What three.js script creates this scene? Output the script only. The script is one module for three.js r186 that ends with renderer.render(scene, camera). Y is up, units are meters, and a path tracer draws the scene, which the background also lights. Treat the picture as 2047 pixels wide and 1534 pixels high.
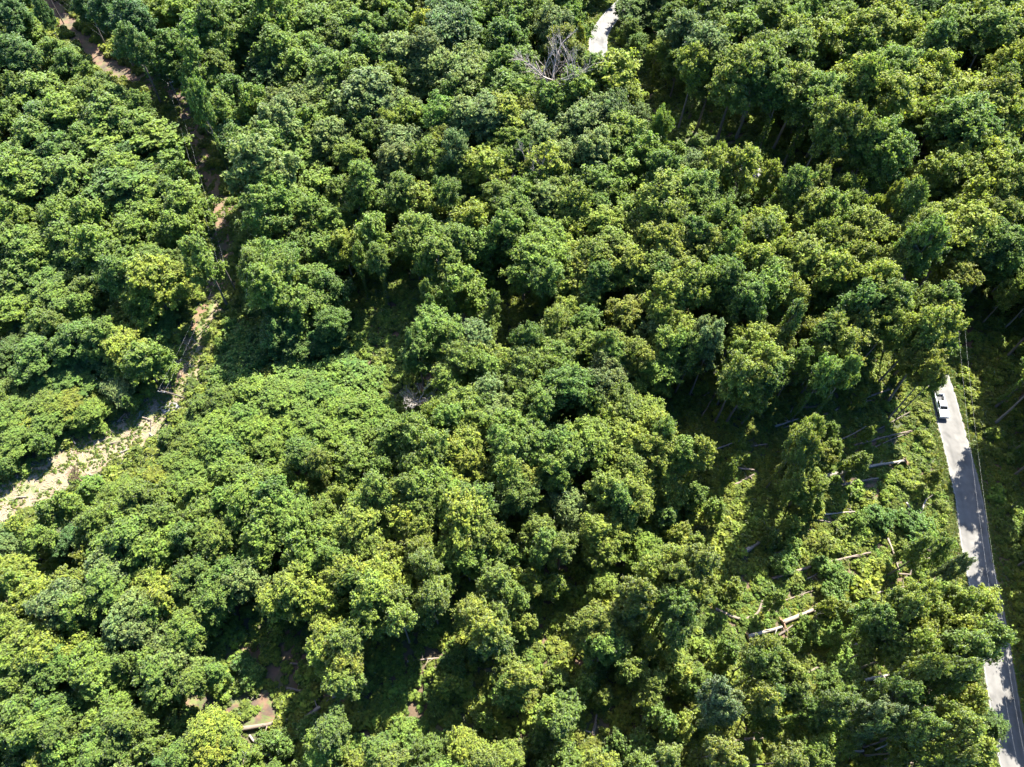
import * as THREE from 'three';
import { Sky } from 'three/addons/objects/Sky.js';
import { mergeGeometries } from 'three/addons/utils/BufferGeometryUtils.js';
import { RoundedBoxGeometry } from 'three/addons/geometries/RoundedBoxGeometry.js';

// ---------------------------------------------------------------- camera, sky, sun, exposure
const scene = new THREE.Scene();
const camera = new THREE.PerspectiveCamera(55.0, 1024 / 767, 1, 8000);
camera.position.set(0, 140, 0);
const PITCH = 59 * Math.PI / 180;
camera.lookAt(0, 140 - Math.sin(PITCH) * 100, -Math.cos(PITCH) * 100);

const SUN_UP = 47 * Math.PI / 180, SUN_TURN = 30 * Math.PI / 180;      // ahead of the camera, a little to the right
const sunDir = new THREE.Vector3(Math.sin(SUN_TURN) * Math.cos(SUN_UP), Math.sin(SUN_UP), -Math.cos(SUN_TURN) * Math.cos(SUN_UP));
const sky = new Sky();
sky.name = 'sky'; sky.scale.setScalar(5000);
sky.userData = { kind: 'structure', label: 'clear blue summer sky overhead', category: 'sky' };
sky.material.uniforms.sunPosition.value.copy(sunDir);
sky.material.uniforms.turbidity.value = 3;
sky.material.uniforms.rayleigh.value = 1.2;
sky.material.uniforms.mieCoefficient.value = 0.004;
scene.add(sky);
scene.environmentIntensity = 0.11;
const sun = new THREE.DirectionalLight(new THREE.Color(1.0, 0.95, 0.84), 5);
sun.name = 'sun';
sun.position.set(0, 0, -110).addScaledVector(sunDir, 400);
sun.target.position.set(0, 0, -110); scene.add(sun, sun.target); sun.target.name = 'sun_target';
sun.castShadow = true;
Object.assign(sun.shadow.camera, { left: -260, right: 260, top: 260, bottom: -260, near: 50, far: 900 });
sun.shadow.mapSize.set(4096, 4096);
const renderer = new THREE.WebGLRenderer({ antialias: true });
renderer.setSize(1024, 767);
renderer.shadowMap.enabled = true;
renderer.toneMapping = THREE.LinearToneMapping;
renderer.toneMappingExposure = 7.5;

// ---------------------------------------------------------------- helpers
function rng(seed) { let a = seed >>> 0; return () => { a = (a + 0x6d2b79f5) | 0; let t = Math.imul(a ^ (a >>> 15), 1 | a); t = (t + Math.imul(t ^ (t >>> 7), 61 | t)) ^ t; return ((t ^ (t >>> 14)) >>> 0) / 4294967296; }; }
const V = (x, y, z) => new THREE.Vector3(x, y, z);
const clamp = (x, a, b) => Math.min(Math.max(x, a), b);
const smooth = (a, b, x) => { const t = clamp((x - a) / (b - a), 0, 1); return t * t * (3 - 2 * t); };
const used = {};
function numbered(name) { const n = used[name] = (used[name] ?? -1) + 1; return n ? name + '_' + String(n).padStart(3, '0') : name; }
function tag(o, label, category, group, kind) { o.userData = { label, category }; if (group) o.userData.group = group; if (kind) o.userData.kind = kind; return o; }
function shade(o) { o.traverse((c) => { if (c.isMesh) { c.castShadow = true; c.receiveShadow = true; } }); return o; }
function part(name, geometry, material, parent) { const m = new THREE.Mesh(geometry, material); m.name = name; m.castShadow = m.receiveShadow = true; parent.add(m); return m; }
function thing(name, label, category, group) { const g = new THREE.Group(); g.name = numbered(name); tag(g, label, category, group); scene.add(g); return g; }
// value noise over the ground
function hash2(i, j) { let h = Math.imul(i, 374761393) ^ Math.imul(j, 668265263); h = Math.imul(h ^ (h >>> 13), 1274126177); return ((h ^ (h >>> 16)) >>> 0) / 4294967296; }
function noise(x, y) {
  const i = Math.floor(x), j = Math.floor(y), u = x - i, v = y - j, a = u * u * (3 - 2 * u), b = v * v * (3 - 2 * v);
  return (hash2(i, j) * (1 - a) + hash2(i + 1, j) * a) * (1 - b) + (hash2(i, j + 1) * (1 - a) + hash2(i + 1, j + 1) * a) * b;
}
const fbm = (x, y) => 0.5 * noise(x, y) + 0.28 * noise(x * 2.1 + 7, y * 2.1 + 3) + 0.22 * noise(x * 4.7 + 1, y * 4.7 + 9);
const lerp3 = (a, b, t) => [a[0] + (b[0] - a[0]) * t, a[1] + (b[1] - a[1]) * t, a[2] + (b[2] - a[2]) * t];

// height of the land
function H(x, z) {
  let h = 0.9 * Math.sin(x * 0.045 + 0.7) * Math.cos(z * 0.038 + 0.4) + 0.5 * Math.sin(x * 0.11 + z * 0.07);
  const a = clamp((x - 70) / 110, 0, 1), b = clamp((-z - 95) / 130, 0, 1);
  h += 14 * a * a * (3 - 2 * a) * b * b * (3 - 2 * b);
  h -= 5 * Math.exp(-(((x + 42) / 16) ** 2 + ((z + 108) / 26) ** 2));
  return h;
}
const ROAD = [[85.0, 3.3], [85.6, -3.7], [85.4, -8.6], [86.5, -16.7], [87.8, -24.9], [89.4, -35.6], [90.4, -45.2], [92.4, -56.5], [93.5, -67.7], [93.9, -73.6], [94.5, -83.5], [94.1, -91.6], [92.1, -96.4], [90.9, -100.7], [90.7, -105.3], [91.8, -112.5], [93.7, -125.2], [93.1, -139.5], [83.9, -143.1], [66.4, -149.0], [50.7, -153.1], [38.7, -160.9], [30.4, -173.5], [26.7, -190.4], [26.7, -207.8], [30.6, -217.9], [37.3, -228.4], [45.7, -239.6]];
const TRACK = [[-158.5, -237.2], [-146.1, -224.0], [-132.8, -207.9], [-121.0, -195.2], [-109.8, -187.6], [-98.7, -181.5], [-91.0, -170.7], [-84.1, -154.4], [-78.9, -145.5], [-74.1, -134.6], [-71.0, -120.4], [-71.4, -114.5], [-71.3, -105.3], [-72.6, -100.0], [-72.4, -92.4], [-72.5, -85.5], [-74.6, -79.9], [-77.4, -76.1], [-80.2, -72.3], [-84.8, -68.7], [-90.0, -65.6], [-95.2, -61.8], [-101.3, -57.2], [-108.5, -53.4]];
function pathDistance(pts, x, z) {
  let best = 1e9;
  for (let i = 0; i + 1 < pts.length; i++) {
    const [ax, az] = pts[i], [bx, bz] = pts[i + 1], dx = bx - ax, dz = bz - az, t = clamp(((x - ax) * dx + (z - az) * dz) / (dx * dx + dz * dz), 0, 1);
    best = Math.min(best, Math.hypot(x - ax - dx * t, z - az - dz * t));
  }
  return best;
}
const curveOf = (pts) => new THREE.CatmullRomCurve3(pts.map(([x, z]) => V(x, 0, z)), false, 'centripetal');
const roadCurve = curveOf(ROAD), trackCurve = curveOf(TRACK);
const fine = (c, n) => c.getSpacedPoints(n).map((p) => [p.x, p.z]);
const ROADF = fine(roadCurve, 110), TRACKF = fine(trackCurve, 90);

// grain textures
function grainTexture(size, seed, low, high, repeat) {
  const r = rng(seed), d = new Uint8Array(size * size * 4);
  for (let y = 0; y < size; y++) for (let x = 0; x < size; x++) {
    const wrap = (f) => { const u = x / size * f, v = y / size * f, i = Math.floor(u), j = Math.floor(v), a = u - i, b = v - j, q = (m, n) => hash2((m % f) + seed, (n % f) + seed * 3); return (q(i, j) * (1 - a) + q(i + 1, j) * a) * (1 - b) + (q(i, j + 1) * (1 - a) + q(i + 1, j + 1) * a) * b; };
    const n = 0.3 * wrap(8) + 0.3 * wrap(32) + 0.4 * r(), k = (y * size + x) * 4, v = 255 * (low + (high - low) * n);
    d[k] = d[k + 1] = d[k + 2] = v; d[k + 3] = 255;
  }
  const t = new THREE.DataTexture(d, size, size); t.wrapS = t.wrapT = THREE.RepeatWrapping; t.magFilter = THREE.LinearFilter; t.minFilter = THREE.LinearMipmapLinearFilter; t.colorSpace = THREE.SRGBColorSpace;
  t.repeat.set(repeat, repeat); t.needsUpdate = true; return t;
}
const soilGrain = grainTexture(256, 11, 0.62, 1.0, 0.12), asphaltGrain = grainTexture(256, 23, 0.84, 1.0, 0.3);
const M = {
  soil: new THREE.MeshStandardMaterial({ name: 'soil', vertexColors: true, roughness: 1, map: soilGrain }),
  asphalt: new THREE.MeshStandardMaterial({ name: 'asphalt', vertexColors: true, roughness: 0.92, map: asphaltGrain }),
  paint: new THREE.MeshStandardMaterial({ name: 'road_paint', color: new THREE.Color(0.17, 0.165, 0.15), roughness: 0.8, map: asphaltGrain }),
  bark: new THREE.MeshStandardMaterial({ name: 'bark', vertexColors: true, roughness: 0.95 }),
  pole: new THREE.MeshStandardMaterial({ name: 'weathered_pole_wood', color: new THREE.Color(0.085, 0.07, 0.056), roughness: 0.9 }),
  wire: new THREE.MeshStandardMaterial({ name: 'bare_aluminium_wire', color: new THREE.Color(0.25, 0.25, 0.25), roughness: 0.55, metalness: 0.3 }),
  porcelain: new THREE.MeshStandardMaterial({ name: 'porcelain', color: new THREE.Color(0.4, 0.4, 0.42), roughness: 0.3 }),
};
const leafLook = (name, tint, through = 0.54) => new THREE.MeshPhysicalMaterial({ name, vertexColors: true, color: new THREE.Color(...tint), roughness: 1, transmission: through, thickness: 0, ior: 1.4, specularIntensity: 0.5, side: THREE.DoubleSide });
const LEAF = [leafLook('leaves', [1, 1, 1]), leafLook('leaves_lighter', [1.16, 1.12, 0.95]), leafLook('leaves_deeper', [0.76, 0.86, 0.95])];

// ---------------------------------------------------------------- the land
{
  const axis = (lo, hi, step) => { const a = [-4000, -2200, -1200, -700, -450].map((d) => lo + d); for (let x = lo; x <= hi + 1e-6; x += step) a.push(x); return a.concat([450, 700, 1200, 2200, 4000].map((d) => hi + d)); };
  const xs = axis(-240, 240, 1.6), zs = axis(-330, 60, 1.6), n = xs.length, m = zs.length;
  const pos = new Float32Array(n * m * 3), col = new Float32Array(n * m * 3), uv = new Float32Array(n * m * 2), idx = [];
  for (let j = 0; j < m; j++) for (let i = 0; i < n; i++) {
    const x = xs[i], z = zs[j], k = j * n + i;
    pos.set([x, H(clamp(x, -300, 300), clamp(z, -400, 120)), z], k * 3); uv.set([x, z], k * 2);
    const f = fbm(x * 0.11, z * 0.11), g = fbm(x * 0.6 + 40, z * 0.6);
    let c = lerp3([0.1, 0.062, 0.036], [0.045, 0.06, 0.02], smooth(0.35, 0.62, f));
    c = lerp3(c, [0.15, 0.1, 0.06], smooth(0.55, 0.8, g) * 0.7);
    col.set(c, k * 3);
    if (i && j) idx.push(k - n - 1, k - 1, k - n, k - n, k - 1, k);
  }
  const g = new THREE.BufferGeometry();
  g.setAttribute('position', new THREE.BufferAttribute(pos, 3)); g.setAttribute('color', new THREE.BufferAttribute(col, 3)); g.setAttribute('uv', new THREE.BufferAttribute(uv, 2)); g.setIndex(idx); g.computeVertexNormals();
  const ground = part('ground', g, M.soil, scene);
  tag(ground, 'brown leaf litter of the forest floor', 'ground', null, 'structure');
}
// a strip along a curve; half(s, side) gives its half width, paint(x, z, across, s) its colour
function strip(curve, rows, cols, half, lift, paint, from = 0, to = 1) {
  const pos = [], col = [], uv = [], idx = [], w = cols + 1;
  for (let j = 0; j <= rows; j++) {
    const t = from + (to - from) * j / rows, p = curve.getPointAt(t), d = curve.getTangentAt(t), nx = -d.z, nz = d.x;
    for (let i = 0; i <= cols; i++) {
      const a = i / cols * 2 - 1, s = a * half(t, Math.sign(a) || 1, p), x = p.x + nx * s, z = p.z + nz * s;
      pos.push(x, H(x, z) + lift, z); col.push(...paint(x, z, a, t)); uv.push(x, z);
      if (i && j) { const k = j * w + i; idx.push(k - w - 1, k - w, k - 1, k - w, k, k - 1); }
    }
  }
  const g = new THREE.BufferGeometry();
  g.setAttribute('position', new THREE.Float32BufferAttribute(pos, 3)); g.setAttribute('color', new THREE.Float32BufferAttribute(col, 3)); g.setAttribute('uv', new THREE.Float32BufferAttribute(uv, 2)); g.setIndex(idx); g.computeVertexNormals();
  if (g.attributes.normal.getY(4) < 0) { const a = g.index.array; for (let i = 0; i < a.length; i += 3) { const q = a[i]; a[i] = a[i + 1]; a[i + 1] = q; } g.computeVertexNormals(); }
  return g;
}
const ROAD_HALF = 2.75;
tag(part('road_shoulder', strip(roadCurve, 420, 10, (t, s, p) => 3.5 + 0.9 * (fbm(p.x * 0.3 + s * 50, p.z * 0.3) - 0.4), 0.05, (x, z) => lerp3([0.2, 0.155, 0.1], [0.09, 0.11, 0.03], smooth(0.4, 0.6, fbm(x * 0.8, z * 0.8)))), M.soil, scene), 'sandy dirt shoulders along the asphalt road', 'road shoulder', null, 'structure');
tag(part('road', strip(roadCurve, 420, 12, () => ROAD_HALF, 0.1, (x, z, a) => { const f = fbm(x * 0.22, z * 0.22) + 0.6 * smooth(0.58, 0.62, fbm(x * 0.17 + 5, z * 0.35)) - 0.9 * smooth(0.6, 0.63, fbm(x * 0.3 + 80, z * 0.2)), g = fbm(x * 2.2 + 30, z * 2.2), w = 0.05 * Math.exp(-(((Math.abs(a) - 0.5) / 0.14) ** 2)); const k = 0.068 + 0.03 * f + 0.035 * g - w * 0.3; return [k * 1.04, k * 0.99, k * 0.92]; }), M.asphalt, scene), 'pale worn asphalt country road through the woods', 'road', null, 'structure');
for (const side of [-1, 1]) {
  const off = { getPointAt: (t) => { const p = roadCurve.getPointAt(t), d = roadCurve.getTangentAt(t); return V(p.x - d.z * side * (ROAD_HALF - 0.22), 0, p.z + d.x * side * (ROAD_HALF - 0.22)); }, getTangentAt: (t) => roadCurve.getTangentAt(t) };
  const line = part(numbered('road_edge_line'), strip(off, 420, 1, () => 0.06, 0.106, () => [1, 1, 1]), M.paint, scene);
  tag(line, 'faded white edge line painted along the asphalt road', 'road marking', 'edge lines of the asphalt road', 'structure');
}
// track along the power line: red clay in the wood, with tree shade put into its dark tone, tan mulch where the strip was cleared
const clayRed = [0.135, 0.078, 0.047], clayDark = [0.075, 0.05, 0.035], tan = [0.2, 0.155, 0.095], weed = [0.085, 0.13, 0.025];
const trackHalf = (t, s, p) => { const wide = smooth(-84, -74, p.z); return (3.4 - 0.5 * smooth(-114, -106, p.z) + 1.5 * wide) * (0.72 + 0.6 * fbm(p.x * 0.35 + s * 31, p.z * 0.35 + s * 17)); };
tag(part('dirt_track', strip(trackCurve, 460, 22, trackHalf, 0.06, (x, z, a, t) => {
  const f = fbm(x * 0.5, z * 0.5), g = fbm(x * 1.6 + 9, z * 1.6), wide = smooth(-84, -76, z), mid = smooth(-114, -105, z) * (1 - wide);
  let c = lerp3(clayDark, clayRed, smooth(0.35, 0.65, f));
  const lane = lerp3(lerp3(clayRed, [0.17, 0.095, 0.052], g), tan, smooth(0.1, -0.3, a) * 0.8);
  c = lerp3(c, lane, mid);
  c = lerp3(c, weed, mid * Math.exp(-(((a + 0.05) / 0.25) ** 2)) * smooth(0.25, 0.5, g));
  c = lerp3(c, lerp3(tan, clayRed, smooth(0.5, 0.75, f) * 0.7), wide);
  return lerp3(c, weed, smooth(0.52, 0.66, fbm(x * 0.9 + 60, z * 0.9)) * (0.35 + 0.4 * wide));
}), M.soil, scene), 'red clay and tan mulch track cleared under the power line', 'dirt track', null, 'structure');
// bare patches: x, z, half length, half width, turn, tone
const PATCH = [[-55.4, -18.8, 4.2, 3, 0.5, 0], [-44.5, -17.2, 6.5, 2.6, 0.1, 1], [-46, -22.5, 3.6, 6.5, 0.25, 1], [-51, -28.2, 2, 1.6, 0, 0], [-68.7, -19.8, 4.5, 2.2, 0.15, 1], [-82.4, -40.2, 3.5, 2.2, 0, 0], [66.4, -40.5, 2.2, 3.2, 0.4, 1], [66, -35.6, 1.6, 1.8, 0, 1], [74, -59.2, 1.6, 3, 0.2, 1], [58, -34.8, 2.2, 1.4, 0.3, 1]];
function patchSheet([x0, z0, a, b, turn, tone], lift, paint) {
  const pos = [], col = [], uv = [], idx = [], R = 9, N = 40, c = Math.cos(turn), s = Math.sin(turn);
  for (let i = 0; i <= R; i++) for (let j = 0; j < N; j++) {
    const q = j / N * 2 * Math.PI, e = (0.62 + 0.75 * fbm(Math.cos(q) * 1.9 + x0, Math.sin(q) * 1.9 + z0)) * i / R, u = Math.cos(q) * a * e, v = Math.sin(q) * b * e, x = x0 + u * c - v * s, z = z0 + u * s + v * c;
    pos.push(x, H(x, z) + lift, z); uv.push(x, z); col.push(...paint(x, z, tone));
    if (i) { const k = i * N + j, l = i * N + (j + 1) % N; idx.push(k - N, l - N, k, l - N, l, k); }
  }
  const g = new THREE.BufferGeometry();
  g.setAttribute('position', new THREE.Float32BufferAttribute(pos, 3)); g.setAttribute('color', new THREE.Float32BufferAttribute(col, 3)); g.setAttribute('uv', new THREE.Float32BufferAttribute(uv, 2)); g.setIndex(idx); g.computeVertexNormals();
  return g;
}
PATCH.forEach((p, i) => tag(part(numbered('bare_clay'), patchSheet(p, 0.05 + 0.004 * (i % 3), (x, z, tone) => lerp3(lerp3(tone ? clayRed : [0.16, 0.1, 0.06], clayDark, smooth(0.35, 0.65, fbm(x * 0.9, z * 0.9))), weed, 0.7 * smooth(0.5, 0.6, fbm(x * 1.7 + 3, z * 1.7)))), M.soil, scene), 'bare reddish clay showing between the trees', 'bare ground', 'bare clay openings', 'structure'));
tag(part('gravel', patchSheet([-73.9, -77.6, 2.4, 1.5, 0.2, 0], 0.13, (x, z) => { const k = 0.1 + 0.1 * fbm(x * 2, z * 2); return [k, k * 0.97, k * 0.98]; }), M.soil, scene), 'pale grey gravel patch on the cleared track', 'gravel', null, 'structure');

// ---------------------------------------------------------------- plant geometry
// leaves as small folded rhombs; colour differs from leaf to leaf and a little from clump to clump
class Leaves {
  constructor(rand) { this.r = rand; this.p = []; this.c = []; this.i = []; }
  gauss() { const r = this.r; return (r() + r() + r() + r() - 2) * 1.2; }
  leaf(x, y, z, nx, ny, nz, size, color) {
    const r = this.r; let l = Math.hypot(nx, ny, nz) || 1; nx /= l; ny /= l; nz /= l;
    let ax = r() - 0.5, ay = r() - 0.5, az = r() - 0.5, d = ax * nx + ay * ny + az * nz; ax -= d * nx; ay -= d * ny; az -= d * nz; l = Math.hypot(ax, ay, az) || 1; ax /= l; ay /= l; az /= l;
    const bx = ny * az - nz * ay, by = nz * ax - nx * az, bz = nx * ay - ny * ax, L = size * 0.62, W = size * 0.4, f = size * 0.12, k = this.p.length / 3;
    this.p.push(x - ax * L, y - ay * L, z - az * L, x + bx * W + nx * f, y + by * W + ny * f, z + bz * W + nz * f, x + ax * L, y + ay * L, z + az * L, x - bx * W + nx * f, y - by * W + ny * f, z - bz * W + nz * f);
    for (let q = 0; q < 4; q++) this.c.push(...color);
    this.i.push(k, k + 2, k + 1, k, k + 3, k + 2);
  }
  // a clump of leaves round a centre, denser on its skin
  clump(x, y, z, rx, ry, count, size, base, up = 0.5) {
    const r = this.r, t = 0.88 + 0.24 * r(), hue = (r() - 0.5) * 0.16;
    for (let k = 0; k < count; k++) {
      let u = this.gauss(), v = this.gauss(), w = this.gauss(); const l = Math.hypot(u, v, w) || 1; u /= l; v /= l; w /= l;
      if (v < -0.55 && r() < 0.6) v = -v;
      const e = 0.6 + 0.45 * Math.sqrt(r()) + (r() < 0.06 ? 0.22 : 0), b = t * (0.62 + 0.72 * r()), h = hue + (r() - 0.5) * 0.22;
      this.leaf(x + u * rx * e, y + v * ry * e, z + w * rx * e, u * 0.8 + this.gauss() * 0.9, v * 0.8 + up + this.gauss() * 0.9, w * 0.8 + this.gauss() * 0.9, size * (0.65 + 0.7 * r()), [base[0] * b * (1 + h), base[1] * b, base[2] * b * (1 - h)]);
    }
  }
  // leaves along a twig, more of them towards its end
  twig(x, y, z, dx, dy, dz, length, spread, count, size, base) {
    const r = this.r, t = 0.84 + 0.32 * r(), hue = (r() - 0.5) * 0.16;
    for (let k = 0; k < count; k++) {
      const e = length * (0.35 + 0.65 * Math.sqrt(r())), b = t * (0.62 + 0.72 * r()), h = hue + (r() - 0.5) * 0.16, o = spread * (r() < 0.1 ? 1.7 : 1);
      const u = this.gauss(), v = this.gauss(), w = this.gauss();
      this.leaf(x + dx * e + u * o, y + dy * e + v * o * 0.8, z + dz * e + w * o, dx * 0.5 + u * 0.35 + this.gauss() * 0.85, dy * 0.4 + v * 0.3 + 0.5 + this.gauss() * 0.85, dz * 0.5 + w * 0.35 + this.gauss() * 0.85, size * (0.65 + 0.7 * r()), [base[0] * b * (1 + h), base[1] * b, base[2] * b * (1 - h)]);
    }
  }
  build() {
    const g = new THREE.BufferGeometry();
    g.setAttribute('position', new THREE.Float32BufferAttribute(this.p, 3)); g.setAttribute('color', new THREE.Float32BufferAttribute(this.c, 3)); g.setIndex(this.i); g.computeVertexNormals(); return g;
  }
}
// tapered limb through points
function limb(points, radii, sides, tone, rand) {
  const pos = [], col = [], idx = [], n = points.length, up = V(0.31, 0.2, 0.93).normalize();
  for (let i = 0; i < n; i++) {
    const d = V(0, 0, 0).subVectors(points[Math.min(i + 1, n - 1)], points[Math.max(i - 1, 0)]).normalize(), a = V(0, 0, 0).crossVectors(d, up).normalize(), b = V(0, 0, 0).crossVectors(d, a);
    for (let k = 0; k < sides; k++) {
      const q = k / sides * 2 * Math.PI, rr = radii[i] * (0.9 + 0.2 * rand()), p = points[i].clone().addScaledVector(a, Math.cos(q) * rr).addScaledVector(b, Math.sin(q) * rr), s = 0.78 + 0.44 * rand();
      pos.push(p.x, p.y, p.z); col.push(tone[0] * s, tone[1] * s, tone[2] * s);
      if (i) { const l = (k + 1) % sides, o = i * sides; idx.push(o - sides + k, o + k, o - sides + l, o - sides + l, o + k, o + l); }
    }
  }
  for (const e of [0, n - 1]) {
    const c = pos.length / 3; pos.push(points[e].x, points[e].y, points[e].z); col.push(tone[0] * 1.5, tone[1] * 1.4, tone[2] * 1.25);
    for (let k = 0; k < sides; k++) { const l = (k + 1) % sides, o = e * sides; e ? idx.push(o + k, c, o + l) : idx.push(o + l, c, o + k); }
  }
  const g = new THREE.BufferGeometry();
  g.setAttribute('position', new THREE.Float32BufferAttribute(pos, 3)); g.setAttribute('color', new THREE.Float32BufferAttribute(col, 3)); g.setIndex(idx); g.computeVertexNormals(); return g;
}
const BARK = [[0.11, 0.09, 0.07], [0.14, 0.122, 0.1], [0.085, 0.07, 0.053]];
// form: tall (bare trunk, crown on top), mid (broad crown), low (sapling), column (vine-hung snag), bush
const FORMS = {
  tall: { h: 22, r: 4, crown: 0.3, lobes: 22, leaves: 13500, leaf: 0.36 },
  mid: { h: 15, r: 4, crown: 0.4, lobes: 22, leaves: 13500, leaf: 0.36 },
  low: { h: 9, r: 2.6, crown: 0.42, lobes: 18, leaves: 5200, leaf: 0.36 },
  column: { h: 14, r: 2, crown: 0.48, lobes: 24, leaves: 6000, leaf: 0.34 },
  bush: { h: 4, r: 2.6, crown: 0.46, lobes: 16, leaves: 5000, leaf: 0.34 },
};
const TONES = {
  g: [0.099, 0.153, 0.0155], y: [0.138, 0.176, 0.0155], d: [0.06, 0.112, 0.017], s: [0.108, 0.15, 0.034], p: [0.27, 0.29, 0.08], b: [0.105, 0.17, 0.024],  // d has crown shade, y some backlit glow, mixed into the leaf colour
};
function plant(form, tone, seed) {
  const f = FORMS[form], r = rng(seed), leaves = new Leaves(r), share = f.crown * (0.8 + 0.4 * r()), cy = f.h * (1 - share), a = f.h * share, taper = (r() - 0.4) * 0.5, wood = [], bark = BARK[seed % 3], base = TONES[tone];
  const count = Math.round(f.lobes * (0.7 + 0.6 * r())), lobes = [], skew = V((r() - 0.5) * f.r * 0.35, 0, (r() - 0.5) * f.r * 0.35);
  for (let k = 0; k < count; k++) {
    const q = k * 2.39996 + r() * 1.4, v = form === 'column' ? 1 - 2 * (k + r()) / count : 1 - 1.6 * (k + r() * 0.9) / count, w = Math.sqrt(Math.max(0, 1 - v * v * (form === 'column' ? 0.35 : 1))), e = k % 5 === 4 ? 0.25 + 0.3 * r() : 0.5 + 0.55 * r();
    const size = (1 - taper * v * 0.6) * f.r * (form === 'column' ? 0.42 : 0.22 + 0.24 * r());
    lobes.push([skew.x * (v + 1) * 0.5 + Math.cos(q) * w * f.r * e * (1 - taper * v), cy + v * (a - size * 0.8) * (0.82 + 0.22 * r()), skew.z * (v + 1) * 0.5 + Math.sin(q) * w * f.r * e * (1 - taper * v), size]);
  }
  const area = lobes.reduce((s, l) => s + l[3] * l[3], 0);
  for (const [x, y, z, s] of lobes) {
    const n = Math.round(f.leaves * s * s / area), subs = 13;
    leaves.clump(x, y, z, s * 0.6, s * 0.55, Math.round(n * 0.16), f.leaf, base);
    for (let k = 0; k < subs; k++) {          // twigs that carry the leaves outward and up
      const q = r() * 6.283, v = 1 - 1.55 * (k + r()) / subs, w = Math.sqrt(Math.max(0, 1 - v * v));
      leaves.twig(x, y, z, Math.cos(q) * w, v * 0.85 + 0.22, Math.sin(q) * w, s * (0.85 + 0.65 * r()), s * (0.17 + 0.1 * r()), Math.round(n * 0.84 / subs), f.leaf, base);
    }
  }
  if (form === 'tall' && seed % 2) for (let k = 0; k < 5; k++) { const y = f.h * (0.12 + 0.08 * k); leaves.clump((r() - 0.5) * 0.8, y, (r() - 0.5) * 0.8, 0.7 + 0.5 * r(), 1.3, 220, 0.32, base); }
  const top = f.h * 0.86, bend = f.h * 0.018, tr = form === 'bush' ? 0.1 : 0.011 * f.h + 0.06, pts = [], rad = [];
  for (let k = 0; k <= 7; k++) { const t = k / 7; pts.push(V(Math.sin(t * 3 + seed) * bend + skew.x * t * 0.6, t * top - (k ? 0 : 0.4), Math.cos(t * 2.4 + seed) * bend - Math.cos(seed) * bend + skew.z * t * 0.6)); rad.push(tr * (k ? 1 - 0.82 * t : 1.35)); }
  wood.push(limb(pts, rad, 7, bark, r));
  for (let k = 0; k < Math.min(12, count); k++) {
    const l = lobes[(k * 5 + 2) % count], t = clamp((l[1] - f.r * (0.5 + 0.5 * r())) / top, 0.25, 0.9), i = Math.floor(t * 7), o = pts[i].clone().lerp(pts[i + 1], t * 7 - i), e = V(l[0], l[1], l[2]), m = o.clone().lerp(e, 0.5); m.y -= 0.25 * f.r * r(); 
    wood.push(limb([o, m, e], [tr * 0.42 * (1 - t * 0.5), tr * 0.28 * (1 - t * 0.5), tr * 0.1], 5, bark, r));
  }
  return { form, tone, f, crown: leaves.build(), trunk: mergeGeometries(wood) };
}
const KINDS = {};
let seed0 = 100;
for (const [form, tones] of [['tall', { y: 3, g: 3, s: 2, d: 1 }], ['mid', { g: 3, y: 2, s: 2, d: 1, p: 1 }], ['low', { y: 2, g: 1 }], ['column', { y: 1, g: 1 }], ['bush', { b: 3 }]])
  for (const [tone, n] of Object.entries(tones)) for (let k = 0; k < n; k++) (KINDS[form + tone] ??= []).push(plant(form, tone, seed0++));

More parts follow.
